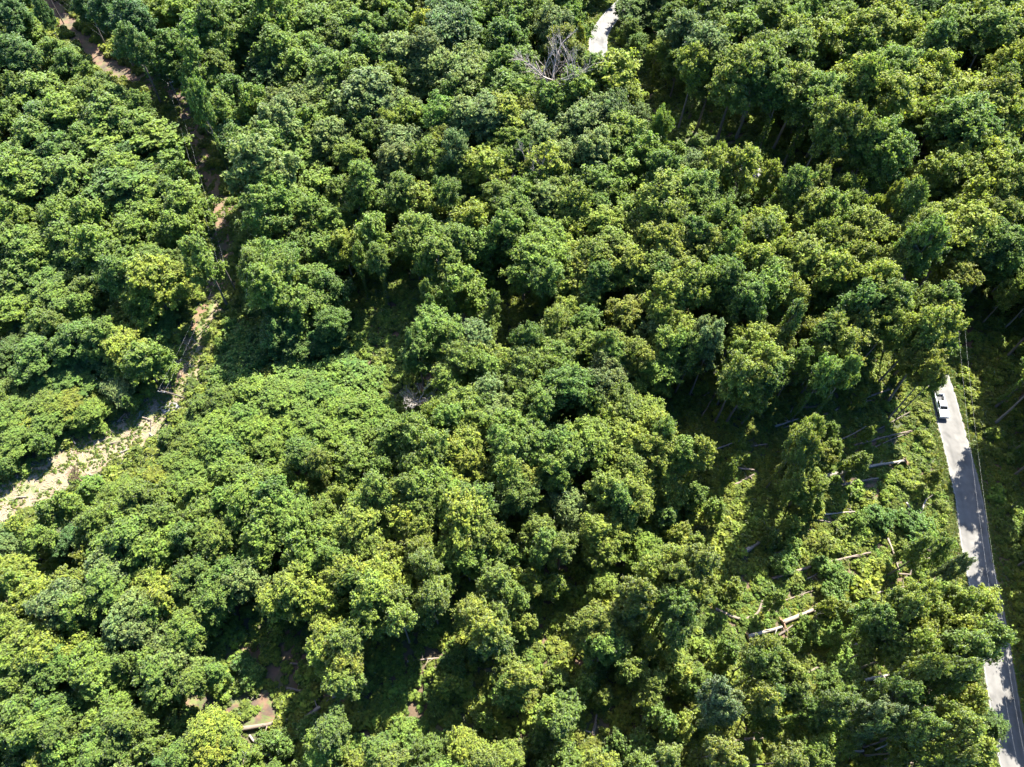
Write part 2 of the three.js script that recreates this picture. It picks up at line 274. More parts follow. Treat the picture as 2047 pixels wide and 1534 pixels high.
// ---------------------------------------------------------------- trees: x, z, height, crown radius (decimetres), tone, form
const TONE = 'gydspbv';
const TREES = [
  -963,-1345,143,84,0,1, -757,-1578,196,44,0,0, 362,-1462,228,25,0,0, -1055,-1530,132,77,0,1, -1084,-1371,152,73,0,1, 271,-1666,229,71,1,1, 663,-1996,210,84,0,1, 1149,-1574,209,74,1,1,
  -1170,-1353,132,68,0,1, -889,-1337,133,67,0,1, -1142,-1168,147,64,0,1, -587,-1314,266,63,3,1, -556,-1476,143,70,0,1, -378,-1630,207,71,3,1, -1055,-1582,169,65,0,1, -1220,-1363,153,62,0,1,
  -1049,-1190,146,59,0,1, -785,-1935,197,71,0,1, -649,-1839,203,69,0,1, -584,-1774,176,69,0,1, -501,-1697,158,68,3,1, -482,-1631,144,67,0,1, -485,-1368,143,63,0,1, -434,-1952,180,72,0,1,
  -182,-1890,217,70,3,1, -315,-1820,182,69,3,1, -6,-1623,194,65,0,1, 163,-1620,197,65,0,1, 203,-1528,192,64,3,1, -63,-1351,193,60,1,1, 548,-2003,211,72,1,1, 635,-1868,220,69,0,1,
  824,-1807,235,68,1,1, 1047,-1496,246,61,1,1, 535,-1285,260,38,1,0, 998,-1124,253,54,1,0, -1140,-1096,111,59,0,1, -466,-1059,163,57,0,1, -493,-752,90,53,0,1, -426,-725,90,52,0,1,
  -349,-1095,202,19,0,0, 720,-995,226,53,1,1, -701,-454,147,46,0,1, -634,-453,116,47,0,1, -822,-266,127,43,1,1, -1273,-1840,161,47,0,1, -1271,-1685,153,62,0,1, -1166,-1589,166,60,0,1,
  -970,-1565,142,60,0,1, -1210,-1547,158,59,0,1, -1215,-1488,154,58,0,1, -1138,-1460,153,58,0,1, -985,-1397,148,57,0,1, -788,-1276,164,50,0,1, -952,-1141,169,53,0,1, -941,-1816,194,60,0,1,
  -938,-1977,204,65,0,1, -763,-1989,203,66,0,1, -568,-1990,167,67,0,1, -477,-1737,182,62,0,1, -549,-1309,150,56,0,1, -440,-1250,155,56,0,1, -21,-1880,199,64,0,1, -236,-1769,173,63,3,1,
  -196,-1763,197,62,3,1, -121,-1706,181,62,3,1, 317,-1567,178,32,3,0, -276,-1490,175,58,3,1, 85,-1363,204,55,1,1, -234,-1277,170,55,1,1, 80,-1267,185,54,3,1, -89,-1202,184,53,1,1,
  -17,-1151,210,52,0,1, 43,-1203,168,54,0,1, 203,-1307,187,55,0,1, 262,-1345,193,55,0,1, 340,-1206,266,51,1,0, 330,-1396,207,56,0,1, -326,-1162,209,52,0,1, -194,-1159,178,53,0,1,
  463,-1660,269,41,1,0, 565,-1603,306,56,1,0, 727,-1735,271,60,1,0, 906,-1910,217,64,1,1, 1027,-1923,218,64,1,1, 1042,-1804,222,62,1,1, 1079,-1853,222,62,1,1, 929,-1762,239,61,0,1,
  1169,-1820,224,61,1,1, 1252,-1854,207,62,1,1, 715,-1586,270,57,1,0, 874,-1630,266,58,1,0, 954,-1641,281,58,0,0, 1010,-1622,253,58,1,0, 1048,-1701,241,59,1,1, 1075,-1634,248,58,1,1,
  933,-1534,290,56,1,0, 1047,-1419,267,54,0,0, 1102,-1430,265,54,0,0, 1202,-1476,233,56,1,1, 737,-1414,300,42,1,0, 848,-1347,275,47,0,0, 787,-1223,211,36,1,0, 1002,-1312,220,54,1,1,
  1057,-1355,217,54,1,1, 1100,-1358,229,54,1,1, 1062,-1307,210,54,1,1, 1166,-1372,206,55,1,1, 1060,-1235,217,53,1,1, 1091,-1199,213,52,1,1, 963,-1090,231,50,1,0, -1064,-1074,104,53,0,1,
  -807,-1038,166,51,1,1, -1124,-998,108,52,0,1, -1046,-1026,112,52,0,1, -843,-883,115,50,1,1, -1020,-870,115,50,0,1, -964,-825,62,50,0,1, -428,-1053,149,43,0,1, -466,-996,175,51,0,1,
  -391,-953,139,30,0,0, -589,-686,90,47,0,1, -453,-773,90,49,0,1, -411,-779,90,49,0,1, -370,-741,90,48,0,1, -453,-686,90,47,0,1, -398,-684,90,47,0,1, -493,-523,181,42,0,0,
  -450,-520,176,42,0,1, -113,-1013,200,50,0,1, 125,-1087,183,51,1,1, 81,-757,172,46,0,1, 34,-626,204,43,0,0, 543,-1004,242,48,1,0, 616,-1012,259,48,1,0, 716,-1049,221,49,0,0,
  735,-959,273,46,1,0, 754,-926,264,46,1,0, -907,-474,142,17,1,3, -453,-487,171,42,0,1, -456,-447,157,42,0,1, -378,-429,171,41,0,1, -735,-342,125,41,0,1, -653,-373,113,42,1,1,
  -409,-332,148,40,1,1, -584,-251,128,39,3,1, -268,-473,200,41,1,0, -84,-459,214,40,1,0, -217,-358,201,39,1,0, 690,-231,296,32,1,0, -1008,-1244,169,49,0,1, -789,-1207,144,49,0,1,
  -884,-1199,138,49,0,1, -866,-1255,139,50,0,1, -918,-1511,137,54,6,3, -825,-1895,199,58,0,1, -682,-1949,240,58,0,1, -647,-2048,178,61,0,1, -731,-1900,158,59,2,1, -531,-1828,159,58,0,1,
  -700,-1815,150,58,2,1, -729,-1647,189,55,0,1, -656,-1599,205,54,0,1, -462,-1504,176,53,3,1, -571,-1201,259,47,0,0, -444,-1155,173,49,0,1, -399,-1816,203,57,0,1, -202,-1986,198,60,3,1,
  -120,-1989,173,60,0,1, -51,-2011,181,60,0,1, 8,-1941,206,59,0,1, -126,-1748,194,56,3,1, 26,-1743,185,56,0,1, -78,-1520,224,52,3,0, 86,-1585,202,53,0,1, 159,-1509,181,53,3,1,
  42,-1494,179,53,3,1, -92,-1537,106,55,2,1, -324,-1372,131,52,2,1, 83,-1130,206,47,0,0, 134,-1205,171,49,1,1, 197,-1396,218,50,3,0, 170,-1093,193,46,0,1, 282,-1125,170,47,1,1,
  469,-1879,218,58,3,1, 500,-1708,285,53,3,0, 619,-1625,288,52,1,0, 816,-1936,242,58,0,1, 900,-1818,236,56,1,1, 962,-1802,262,55,1,0, 1099,-1774,221,55,1,1, 1215,-2014,138,60,2,1,
  1206,-1877,226,56,1,1, 1230,-1739,246,54,1,0, 1322,-1807,215,55,1,1, 739,-1532,273,51,0,0, 1041,-1585,235,52,1,0, 1158,-1486,240,51,1,0, 602,-1292,242,29,1,0, 772,-1136,242,45,1,0,
  790,-1100,219,46,1,0, 866,-1164,291,30,1,0, 1117,-1311,218,49,1,0, 1126,-1246,255,47,1,0, 987,-1176,195,47,1,1, 866,-1109,228,45,0,0, 846,-1022,305,42,0,0, 1037,-1116,214,46,0,0,
  -1110,-1130,139,49,0,1, -931,-1113,141,48,0,1, -780,-1060,129,47,1,1, -749,-1078,120,25,1,0, -941,-897,129,45,0,1, -881,-902,134,45,0,1, -847,-800,63,37,3,1, -1057,-731,65,44,0,1,
  -1020,-684,63,43,0,1, -853,-531,119,15,0,3, -518,-985,261,44,0,0, -546,-780,90,44,0,1, -527,-681,90,43,0,1, -354,-675,90,43,0,1, -550,-642,84,42,2,1, -654,-586,57,42,0,1,
  -620,-607,62,42,0,1, -547,-591,106,41,0,1, -193,-1086,176,29,0,0, -58,-834,167,43,1,1, 29,-1071,199,46,0,0, 74,-1065,205,46,0,0, 313,-1036,211,45,1,0, 335,-1004,217,45,0,0,
  334,-930,255,43,1,0, 103,-797,171,43,0,1, 119,-736,210,41,0,0, 58,-697,215,40,0,0, -21,-699,184,41,3,0, 2,-651,214,39,0,0, -93,-649,185,40,1,0, 57,-600,189,39,0,0,
  -7,-607,216,38,0,0, 88,-624,208,39,0,0, 201,-691,172,41,1,1, 209,-650,186,40,1,0, 272,-663,191,32,1,0, 285,-630,229,18,0,0, 201,-612,174,40,1,0, -337,-731,90,44,0,1,
  -318,-687,90,43,0,1, -151,-541,193,38,0,0, -106,-496,187,37,0,0, -212,-521,164,38,1,1, 440,-1003,248,44,0,0, 475,-1032,241,44,1,0, 513,-1012,273,43,1,0, 663,-971,259,43,1,0,
  698,-900,272,41,0,0, 694,-952,213,44,0,0, -826,-472,75,40,2,1, -674,-470,113,39,0,1, -659,-429,140,38,0,1, -579,-499,112,39,1,1, -345,-453,152,38,0,1, -846,-346,127,37,1,1,
  -787,-336,152,36,3,1, -755,-324,142,36,0,1, -721,-389,127,37,3,1, -548,-410,117,38,0,1, -506,-384,145,37,0,1, -474,-382,139,37,3,1, -622,-316,137,36,0,1, -668,-331,121,37,3,1,
  -376,-340,179,36,1,0, -337,-331,166,36,1,0, -308,-335,150,36,1,1, -778,-251,141,35,1,1, -720,-243,115,36,0,1, -713,-219,143,35,0,1, -690,-227,114,36,0,1, -592,-220,143,35,0,1,
  -796,-163,124,34,0,1, -756,-160,132,34,0,1, -761,-131,146,33,0,0, -670,-124,122,34,0,1, -209,-489,170,38,1,0, 753,-308,240,33,1,0, 729,-261,289,31,1,0, 247,-446,96,41,0,1,
  105,-515,129,40,3,1, 635,-127,310,27,1,0, -1413,-1990,142,55,0,1, -1168,-1785,141,18,0,3, -1218,-1791,150,42,0,1, -1371,-1674,89,52,2,1, -1190,-1425,130,47,0,1, -1229,-1322,130,46,0,1,
  -1070,-1239,160,45,0,1, -1232,-2033,178,33,2,0, -1125,-1943,231,52,2,0, -1038,-1893,252,51,2,0, -808,-930,39,39,5,4, -360,-865,37,47,5,4, -845,-964,47,43,5,4, -804,-992,34,35,5,4,
  -626,-852,39,37,5,4, -493,-857,37,42,5,4, -407,-863,47,42,5,4, -606,-960,47,38,5,4, -617,-933,38,38,5,4, -652,-924,46,17,5,4, -615,-889,39,37,5,4, -637,-819,44,27,5,4,
  -586,-827,47,36,5,4, -418,-835,42,37,5,4, -331,-846,35,37,5,4, -625,-188,34,29,5,4, -894,-966,39,33,5,4, -646,-988,42,17,5,4, -577,-932,48,33,5,4, -570,-894,43,33,5,4,
  -464,-859,37,32,5,4, -381,-887,32,33,5,4, -357,-790,41,32,5,4, -629,-166,36,25,5,4, -575,-144,42,25,5,4, -188,-135,41,25,5,4, 602,-419,37,28,5,4, 791,-509,37,29,5,4,
  782,-186,44,25,5,4, -507,-832,37,27,5,4, -480,-248,34,23,5,4, -464,-230,32,22,5,4, -387,-119,43,21,5,4, -348,-145,42,21,5,4, -289,-93,43,21,5,4, -104,-239,42,22,5,4,
  -62,-268,54,22,5,4, -204,-119,34,21,5,4, -168,-116,44,21,5,4, -273,-114,35,21,5,4, 216,-122,46,21,5,4, 198,-104,42,21,5,4, 164,-92,32,21,5,4, 515,-426,44,24,5,4,
  618,-400,38,24,5,4, 598,-360,43,23,5,4, 726,-522,41,25,5,4, 811,-495,35,25,5,4, 537,-307,45,23,5,4, 584,-288,35,23,5,4, 614,-319,32,23,5,4, 593,-258,35,23,5,4,
  574,-212,32,22,5,4, -902,-1005,35,24,5,4, -416,-124,35,18,5,4, -99,-261,42,19,5,4, -132,-186,33,18,5,4, -48,-155,45,18,5,4, 149,-234,43,18,5,4, 176,-122,45,17,5,4,
  537,-464,38,20,5,4, 683,-514,38,21,5,4, -841,-1807,252,50,0,0, -797,-1820,308,49,0,0, -492,-1941,157,54,0,1, -643,-1785,144,52,2,1, -575,-1619,184,49,3,1, -582,-1587,155,49,0,1,
  -586,-1473,244,46,3,0, -583,-1407,244,45,0,0, -728,-1530,153,48,2,1, -640,-1399,222,45,0,0, -518,-1544,175,48,0,1, -551,-1264,241,43,0,0, -421,-1334,156,46,0,1, -495,-1225,140,45,1,1,
  -550,-1081,208,42,0,0, -516,-1180,141,45,0,1, -396,-1166,171,44,1,1, -453,-2058,177,55,0,1, -392,-2042,172,55,1,1, -332,-2044,168,55,0,1, -242,-1816,220,51,3,0, 121,-1895,209,52,3,1,
  168,-1953,178,45,0,1, 151,-1773,185,49,3,1, -342,-1722,179,51,1,1, -414,-1722,188,50,0,1, -60,-1847,107,54,2,1, 16,-1673,187,49,0,1, -267,-1574,177,49,1,1, -129,-1517,225,47,3,0,
  -18,-1517,215,47,1,0, 253,-1537,202,47,3,1, 267,-1465,215,46,0,0, -211,-1395,180,46,0,1, 79,-1446,191,46,3,1, -378,-1287,163,45,0,1, 23,-1274,184,44,0,1, -1,-1225,189,44,0,0,
  206,-1178,190,43,1,0, 254,-1280,174,45,0,1, 242,-1415,190,46,0,1, 269,-1166,177,43,1,1, 359,-1163,233,42,1,0, 391,-1299,209,44,1,0, 343,-1343,165,46,0,1, 384,-1206,227,42,1,0,
  353,-1304,246,43,0,0, -148,-1203,126,45,2,1, -116,-1114,198,42,0,0, 233,-1101,210,41,1,0, 325,-1090,233,41,1,0, 361,-1071,228,41,1,0, -165,-1068,216,41,0,0, -68,-1130,171,43,0,1,
  548,-1933,255,52,0,0, 517,-1672,241,48,0,0, 641,-1693,266,48,1,0, 721,-1898,249,51,0,0, 751,-1794,261,50,1,0, 887,-1853,150,53,2,1, 1099,-1728,260,48,0,0, 1250,-1647,246,47,1,0,
  1178,-1522,253,45,1,0, 805,-1566,240,47,1,0, 841,-1564,265,47,1,0, 879,-1577,302,46,1,0, 1054,-1620,151,49,2,1, 777,-1381,320,43,1,0, 823,-1362,308,43,1,0, 879,-1311,291,42,0,0,
  678,-1252,223,43,1,0, 773,-1272,211,29,1,0, 638,-1213,224,43,1,0, 668,-1173,255,41,1,0, 713,-1164,256,41,0,0, 566,-1141,240,41,1,0, 592,-1306,144,46,2,1, 411,-1225,239,42,0,0,
  399,-1102,258,40,0,0, 424,-1077,250,40,1,0, 529,-1123,216,42,1,0, 715,-1091,223,41,1,0, 487,-1065,227,41,1,0, 575,-1041,245,40,1,0, 685,-1064,210,41,1,0, 737,-1027,252,39,1,0,
  848,-1197,253,16,1,0, 1055,-1073,220,41,0,0, 1085,-1082,237,40,0,0, -1076,-1130,92,45,2,1, -1039,-1148,87,45,2,1, -873,-1109,138,43,0,1, -865,-1047,169,41,0,1, -957,-1050,110,43,0,1,
  -837,-1008,123,42,1,1, -1002,-990,108,42,0,1, -1030,-943,121,41,0,1, -786,-846,131,40,0,1, -759,-857,114,26,3,2, -914,-885,82,41,2,1, -1049,-853,58,41,0,1, -998,-816,62,41,0,1,
  -967,-762,62,40,1,1, -941,-768,57,40,1,1, -892,-751,60,33,0,1, -1010,-722,55,40,1,1, -548,-1035,258,33,0,0, -541,-1025,151,42,0,1, -613,-1074,37,42,2,1, -529,-948,113,42,2,1,
  -494,-940,102,42,2,1, -427,-939,95,42,2,1, -649,-757,68,26,0,2, -680,-698,59,28,0,2, -646,-705,58,39,0,1, -703,-680,69,21,0,2, -646,-667,67,39,0,1, -582,-651,90,38,0,1,
  -545,-710,90,39,0,1, -486,-646,90,38,0,1, -396,-610,162,36,0,0, -699,-598,56,38,1,1, -673,-623,62,38,0,1, -603,-577,65,37,0,1, -598,-540,113,36,0,1, -505,-568,140,36,0,1,
  -540,-525,134,35,0,1, -452,-564,143,36,0,1, -712,-537,119,36,0,1, -832,-571,59,28,2,2, -417,-509,171,34,0,0, -294,-1070,215,25,0,0, -38,-970,177,17,0,0, -211,-854,198,14,0,0,
  -160,-903,179,36,0,0, -125,-875,193,39,0,0, -72,-861,194,39,3,0, -53,-794,172,38,0,0, -196,-838,172,32,0,0, -132,-768,174,38,0,0, 166,-1062,212,41,1,0, 156,-1037,190,41,1,0,
  123,-1031,175,41,1,1, 72,-1011,212,33,0,0, 258,-1051,216,41,1,0, 162,-981,171,41,1,1, 239,-924,174,40,1,0, 336,-881,212,39,1,0, 62,-825,182,38,0,0, 220,-854,168,39,1,0,
  199,-784,185,38,3,0, -94,-699,194,36,0,0, -118,-667,211,35,0,0, -40,-651,203,35,0,0, -78,-620,185,35,1,0, -103,-599,185,35,1,0, 101,-599,191,35,0,0, 129,-640,183,36,0,0,
  155,-616,181,36,0,0, 270,-705,167,37,1,0, 241,-634,178,36,1,0, 271,-600,215,35,1,0, 233,-597,170,36,0,0, 214,-563,190,35,1,0, 216,-521,197,34,1,0, -1,-549,209,34,1,0,
  21,-552,175,35,1,0, -279,-721,90,39,0,1, -230,-649,185,36,0,0, -281,-677,90,38,0,1, -151,-592,214,34,0,0, -169,-571,209,34,0,0, -178,-526,210,34,0,0, -127,-531,165,35,0,0,
  -102,-541,165,35,1,0, -74,-502,201,33,0,0, -239,-513,211,33,0,0, -261,-510,189,34,0,0, -169,-505,195,34,0,0, -145,-501,163,34,0,0, 365,-1016,233,40,1,0, 364,-955,269,38,1,0,
  492,-941,262,38,0,0, 528,-933,264,38,0,0, 474,-907,272,38,0,0, 802,-1026,223,40,1,0, 693,-869,214,38,1,0, 675,-830,217,37,1,0, 478,-827,242,37,1,0, 488,-773,252,36,1,0,
  434,-748,270,35,1,0, 462,-740,255,36,1,0, 845,-857,250,37,1,0, 808,-838,258,37,1,0, -873,-506,111,23,0,2, -774,-486,123,35,0,1, -741,-501,107,36,0,1, -702,-510,112,36,0,1,
  -658,-498,125,35,0,1, -598,-458,137,34,0,1, -501,-462,114,35,0,1, -401,-477,164,34,0,0, -472,-423,126,34,0,1, -306,-455,157,34,1,0, -321,-408,175,33,0,0, -364,-406,147,34,0,0,
  -291,-371,193,32,1,0, -881,-366,129,33,1,1, -713,-358,147,33,0,0, -611,-345,135,33,1,1, -568,-385,144,33,0,0, -539,-333,129,33,0,1, -679,-300,126,33,3,1, -643,-294,127,33,3,1,
  -292,-257,161,31,1,0, -809,-236,113,32,0,1, -774,-224,136,31,0,0, -695,-201,121,31,0,1, -618,-242,136,32,0,1, -726,-133,145,30,0,0, -682,-149,120,31,0,1, -654,-155,113,31,0,1,
  -637,-113,124,30,0,1, -728,-100,127,30,0,1, -664,-95,137,30,0,0, -803,-125,119,30,0,1, -482,-129,141,30,1,0, -474,-94,139,30,1,0, -185,-479,174,34,1,0, -49,-456,192,33,1,0,
  -115,-410,161,33,1,0, -225,-333,222,31,1,0, 178,-449,157,34,1,0, -42,-277,219,30,1,0, 147,-293,170,31,1,0, -54,-90,155,29,1,0, -11,-92,157,29,1,0, 538,-199,156,33,0,0,
  674,-286,256,29,1,0, 712,-272,246,29,1,0, 637,-277,250,29,1,0, 364,-2132,106,56,2,1, 815,-792,210,36,1,0, 669,-100,253,26,1,0, -350,-509,125,37,0,1, -298,-605,134,38,0,1,
  -126,-98,120,30,0,1, 493,-119,160,29,0,0, -1334,-1778,222,44,2,0, -988,-1634,143,30,0,0, -1103,-1499,137,43,0,1, -1235,-1418,168,41,0,1, -1182,-1237,160,39,0,1, -1184,-1187,130,39,0,1,
  -676,-1056,255,35,0,0, -816,-1693,273,43,0,0, -994,-2004,188,48,0,1, -589,-2100,145,50,0,1, -519,-2098,138,50,0,1, -636,-2010,150,49,0,1, -578,-1887,153,47,0,1, -514,-1066,223,37,0,0,
  -470,-1994,174,48,0,1, -326,-1947,186,47,0,1, -388,-1950,166,48,0,1, -467,-1903,159,47,0,1, -247,-1921,183,47,1,1, 27,-1987,212,47,0,0, 87,-2024,174,48,0,1, 116,-1855,183,46,0,1,
  136,-1801,211,45,1,0, -159,-1660,185,44,0,1, -29,-1723,207,44,0,0, 226,-1688,204,44,0,0, -413,-1562,166,43,0,1, -365,-1520,165,43,0,1, -214,-1570,167,43,0,1, -172,-1526,212,42,0,0,
  38,-1558,177,43,1,1, 137,-1653,112,45,2,1, -1,-1449,196,41,0,0, -296,-1411,186,41,3,0, -171,-1454,180,41,1,0, 120,-1413,187,41,3,0, -114,-1378,164,41,0,1, -356,-1333,212,40,0,0,
  -103,-1341,122,41,2,1, 52,-1327,165,40,0,1, 93,-1306,176,40,0,0, -33,-1266,189,39,1,0, 144,-1244,214,38,1,0, 206,-1240,184,39,0,0, 276,-1210,177,39,0,0, 308,-1148,186,38,1,0,
  300,-1426,190,41,0,0, -218,-1137,213,37,0,0, 770,-1896,219,46,0,0, 1213,-1553,258,40,0,0, 667,-1561,265,41,0,0, 1242,-1532,212,41,1,0, 432,-1339,219,39,3,0, 466,-1307,244,38,1,0,
  629,-1240,266,31,0,0, 712,-1273,224,28,1,0, 817,-1192,213,22,1,0, 684,-1090,254,36,1,0, 456,-1128,248,36,0,0, 549,-1081,257,36,0,0, 670,-1109,215,37,1,0, 538,-1051,226,36,0,0,
  1084,-1153,231,37,1,0, 852,-1074,287,35,1,0, -966,-1001,112,37,0,1, -1094,-973,67,38,2,1, -1113,-900,76,37,2,1, -838,-852,61,37,0,1, -1086,-791,63,36,0,1, -994,-754,67,35,0,1,
  -969,-721,62,35,0,1, -963,-667,68,18,0,2, -1024,-628,57,17,0,2, -574,-1018,212,16,0,0, -637,-1094,60,18,1,2, -505,-1038,237,36,0,0, -611,-762,90,35,0,1, -780,-565,61,33,0,1,
  -98,-817,198,34,0,0, 154,-919,181,35,0,0, 315,-899,219,34,1,0, 341,-834,227,33,0,0, 308,-839,220,34,0,0, 33,-848,206,25,0,0, 33,-797,193,33,0,0, 137,-854,167,35,0,0,
  122,-835,169,34,0,0, 93,-824,184,34,0,0, 242,-823,193,34,1,0, 192,-822,197,34,0,0, 292,-794,168,34,0,0, 172,-745,210,33,3,0, 12,-749,185,33,0,0, -61,-709,178,33,0,0,
  12,-716,180,33,0,0, -166,-630,214,31,0,0, -71,-589,180,31,1,0, 71,-567,194,31,0,0, 232,-690,182,33,1,0, 171,-524,209,30,1,0, 192,-498,216,29,0,0, 8,-526,183,30,0,0,
  -302,-748,90,35,0,1, -250,-651,90,34,0,1, -197,-617,164,32,0,0, 423,-975,235,35,0,0, 455,-953,262,34,0,0, 361,-827,237,33,0,0, 611,-866,207,34,1,0, 610,-827,243,33,0,0,
  629,-805,249,32,1,0, 517,-838,212,34,1,0, 494,-740,248,32,0,0, 762,-870,231,33,1,0, 836,-915,240,34,1,0, 966,-1022,180,36,1,0, 872,-901,270,33,0,0, 317,-594,206,31,0,0,
  345,-586,215,24,1,0, 529,-543,174,31,1,0, -882,-455,116,31,0,1, -533,-449,146,30,0,0, -895,-393,129,30,1,0, -869,-323,114,29,1,1, -588,-365,126,30,0,1, -519,-340,145,29,0,0,
  -553,-313,134,29,0,0, -566,-291,142,29,0,0, -312,-274,157,28,1,0, -311,-245,165,27,1,0, -271,-230,186,27,1,0, -280,-207,186,27,1,0, -832,-202,118,28,0,1, -665,-236,120,28,0,1,
  -523,-210,131,28,0,0, -621,-133,144,27,0,0, -586,-114,113,27,0,2, -502,-112,132,27,1,0, -514,-92,139,26,0,0, -440,-93,113,27,0,2, -275,-123,186,26,0,0, -291,-110,152,26,0,0,
  -159,-461,175,30,1,0, -67,-432,176,29,0,0, -285,-417,161,30,0,0, -251,-415,166,29,1,0, -174,-411,174,29,1,0, -79,-401,166,29,0,0, -158,-377,213,28,1,0, -190,-318,201,27,1,0,
  -238,-296,200,27,1,0, -131,-347,177,28,1,0, -135,-316,211,27,1,0, -30,-358,203,28,1,0, 51,-463,157,30,1,0, 56,-422,183,29,0,0, 150,-454,183,30,1,0, -63,-305,202,27,1,0,
  130,-282,167,28,1,0, 170,-274,151,28,1,0, 150,-248,167,27,0,0, -269,-253,205,27,1,0, -209,-96,176,25,0,0, -75,-100,150,26,1,0, -32,-81,181,25,1,0, 1322,-1727,136,48,0,1,
  -242,-587,145,35,0,1, 242,-367,206,28,1,0, 204,-330,246,26,1,0, 287,-336,213,27,1,0, 612,-297,289,25,1,0, 597,-255,249,26,0,0, 627,-241,268,25,1,0, 716,-239,254,25,1,0,
  303,-96,248,24,1,0, 776,-1652,172,47,2,1, 503,-1228,126,42,1,1, 763,-143,127,28,2,0, 699,-161,241,24,1,0, 839,-1723,137,48,0,1, -980,-476,45,34,3,1, 810,-753,228,25,1,0,
  537,-1820,202,46,0,0, -1081,-1692,114,45,0,1, -1185,-1737,106,46,0,1, -317,-547,113,31,1,1, -1356,-1848,116,46,3,1, 278,-398,199,25,1,0, 280,-357,217,24,1,0, 225,-324,194,24,1,0,
  262,-334,196,24,0,0, 317,-368,235,24,1,0, 717,-412,242,25,0,0, 653,-311,276,23,1,0, 719,-303,267,23,1,0, 589,-286,248,23,0,0, 656,-204,304,21,1,0, 611,-202,314,21,1,0,
  419,-225,233,23,1,0, 391,-211,238,22,0,0, 440,-206,200,23,1,0, 305,-171,260,21,3,0, 331,-168,229,22,3,0, 312,-143,259,21,3,0, 382,-174,244,22,1,0, 436,-179,198,23,0,0,
  323,-83,236,21,1,0, 402,-88,245,21,1,0, 451,-87,192,22,0,0, 538,-147,278,21,3,0, 576,-172,296,21,0,0, 640,-175,250,22,0,0, 583,-130,307,20,0,0, 637,-107,300,20,1,0,
  602,-101,248,21,1,0, 619,-86,276,20,1,0, 635,-79,308,20,1,0, -983,-1475,120,41,2,1, 497,-1383,209,19,1,0, -1400,-1953,205,41,2,0, -1305,-1939,217,20,2,0, -1078,-1630,177,38,0,0,
  -1321,-1690,162,39,0,1, -998,-1759,256,38,2,0, -782,-1729,226,38,0,0, -475,-1252,177,35,0,0, 189,-1844,193,13,1,0, -176,-1381,169,36,0,0, -267,-1291,197,34,0,0, -400,-1432,184,36,1,0,
  461,-1063,273,31,0,0, -990,-933,129,32,0,1, -1117,-865,56,32,2,1, -1047,-765,59,31,0,1, -41,-741,200,28,3,0, 188,-1001,211,31,0,0, 119,-951,170,31,1,0, 100,-929,175,31,1,0,
  87,-889,198,30,1,0, 156,-871,164,30,0,0, 159,-712,182,29,0,0, 209,-729,169,29,0,0, 292,-587,182,27,1,0, 246,-552,175,27,1,0, 577,-928,246,30,1,0, 398,-870,231,29,3,0,
  393,-815,261,28,3,0, 632,-828,269,28,1,0, 851,-835,216,29,0,0, 553,-547,168,27,1,0, -853,-294,135,25,1,0, -269,-189,183,23,0,0, -840,-246,126,24,0,0, -755,-86,112,23,1,2,
  -457,-116,132,23,0,0, -215,-409,177,25,1,0, -270,-358,201,24,0,0, -186,-288,229,23,1,0, 89,-425,181,26,1,0, 159,-420,158,26,1,0, -29,-304,178,24,1,0, -1,-332,172,25,0,0,
  -23,-267,199,24,0,0, 15,-202,183,23,1,0, 2,-189,147,24,0,3, -185,-88,191,22,1,0, 91,-167,153,23,0,3, 67,-157,156,23,0,3, 78,-137,175,22,0,0, -1267,-1606,79,43,1,1,
  1166,-1691,136,42,0,1, 298,-546,146,29,1,0, 75,-100,115,24,2,2, -1491,-2035,120,45,0,1, -1127,-2101,127,46,0,1, 1359,-1876,175,41,0,1, 901,-1992,193,43,0,0, -796,-382,91,27,1,2,
  1039,-2047,129,43,1,1, 640,-1785,201,39,1,0, 291,-1604,187,34,1,0, 828,-756,213,20,1,0, -586,-1685,96,39,1,1, -779,-2096,133,42,0,1, 410,-1435,141,35,0,1, -1139,-2023,93,42,0,1,
  -678,-1698,100,39,3,1, 272,-320,202,21,0,0, 194,-299,191,21,1,0, 233,-89,219,19,1,0, 281,-294,238,20,0,0, 273,-277,199,21,0,0, 393,-235,242,20,1,0, 397,-158,236,19,0,0,
  460,-156,188,20,0,0, 479,-159,240,19,0,0, 533,-116,273,19,0,0, 292,-506,113,26,0,2, 360,-1526,116,36,3,1, -115,-2069,121,42,0,1, 160,-366,128,24,1,0, 82,-1676,128,37,0,1,
  -1142,-1656,131,33,0,1, -831,-1334,143,30,0,0, -839,-1408,160,31,6,3, -1048,-1904,123,36,0,1, -841,-1643,214,19,0,0, -744,-1481,300,22,0,0, -314,-1538,187,32,1,0, -136,-1391,216,30,3,0,
  23,-1405,191,30,4,0, -18,-1389,178,30,4,0, -148,-1264,198,29,4,0, 901,-1461,229,30,1,0, -868,-831,66,27,3,2, -811,-772,66,14,3,2, -367,-583,177,23,1,0, -176,-955,181,13,0,0,
  290,-887,185,26,3,0, 188,-844,212,25,0,0, 267,-811,197,25,1,0, -188,-653,200,24,0,0, 51,-514,100,24,1,2, 549,-871,272,24,0,0, 449,-789,238,24,0,0, 594,-744,264,23,0,0,
  561,-780,236,24,0,0, 429,-604,97,13,0,2, 347,-554,89,24,0,2, 548,-631,221,23,1,0, 540,-585,248,22,1,0, 598,-639,82,25,0,2, 615,-631,107,25,1,2, 583,-605,84,25,1,2,
  586,-548,83,24,0,2, -500,-226,124,21,0,0, -271,-457,102,23,0,2, -186,-380,98,23,0,2, -38,-412,109,23,0,2, -14,-429,105,23,0,2, 11,-417,105,23,0,2, 30,-382,107,23,1,2,
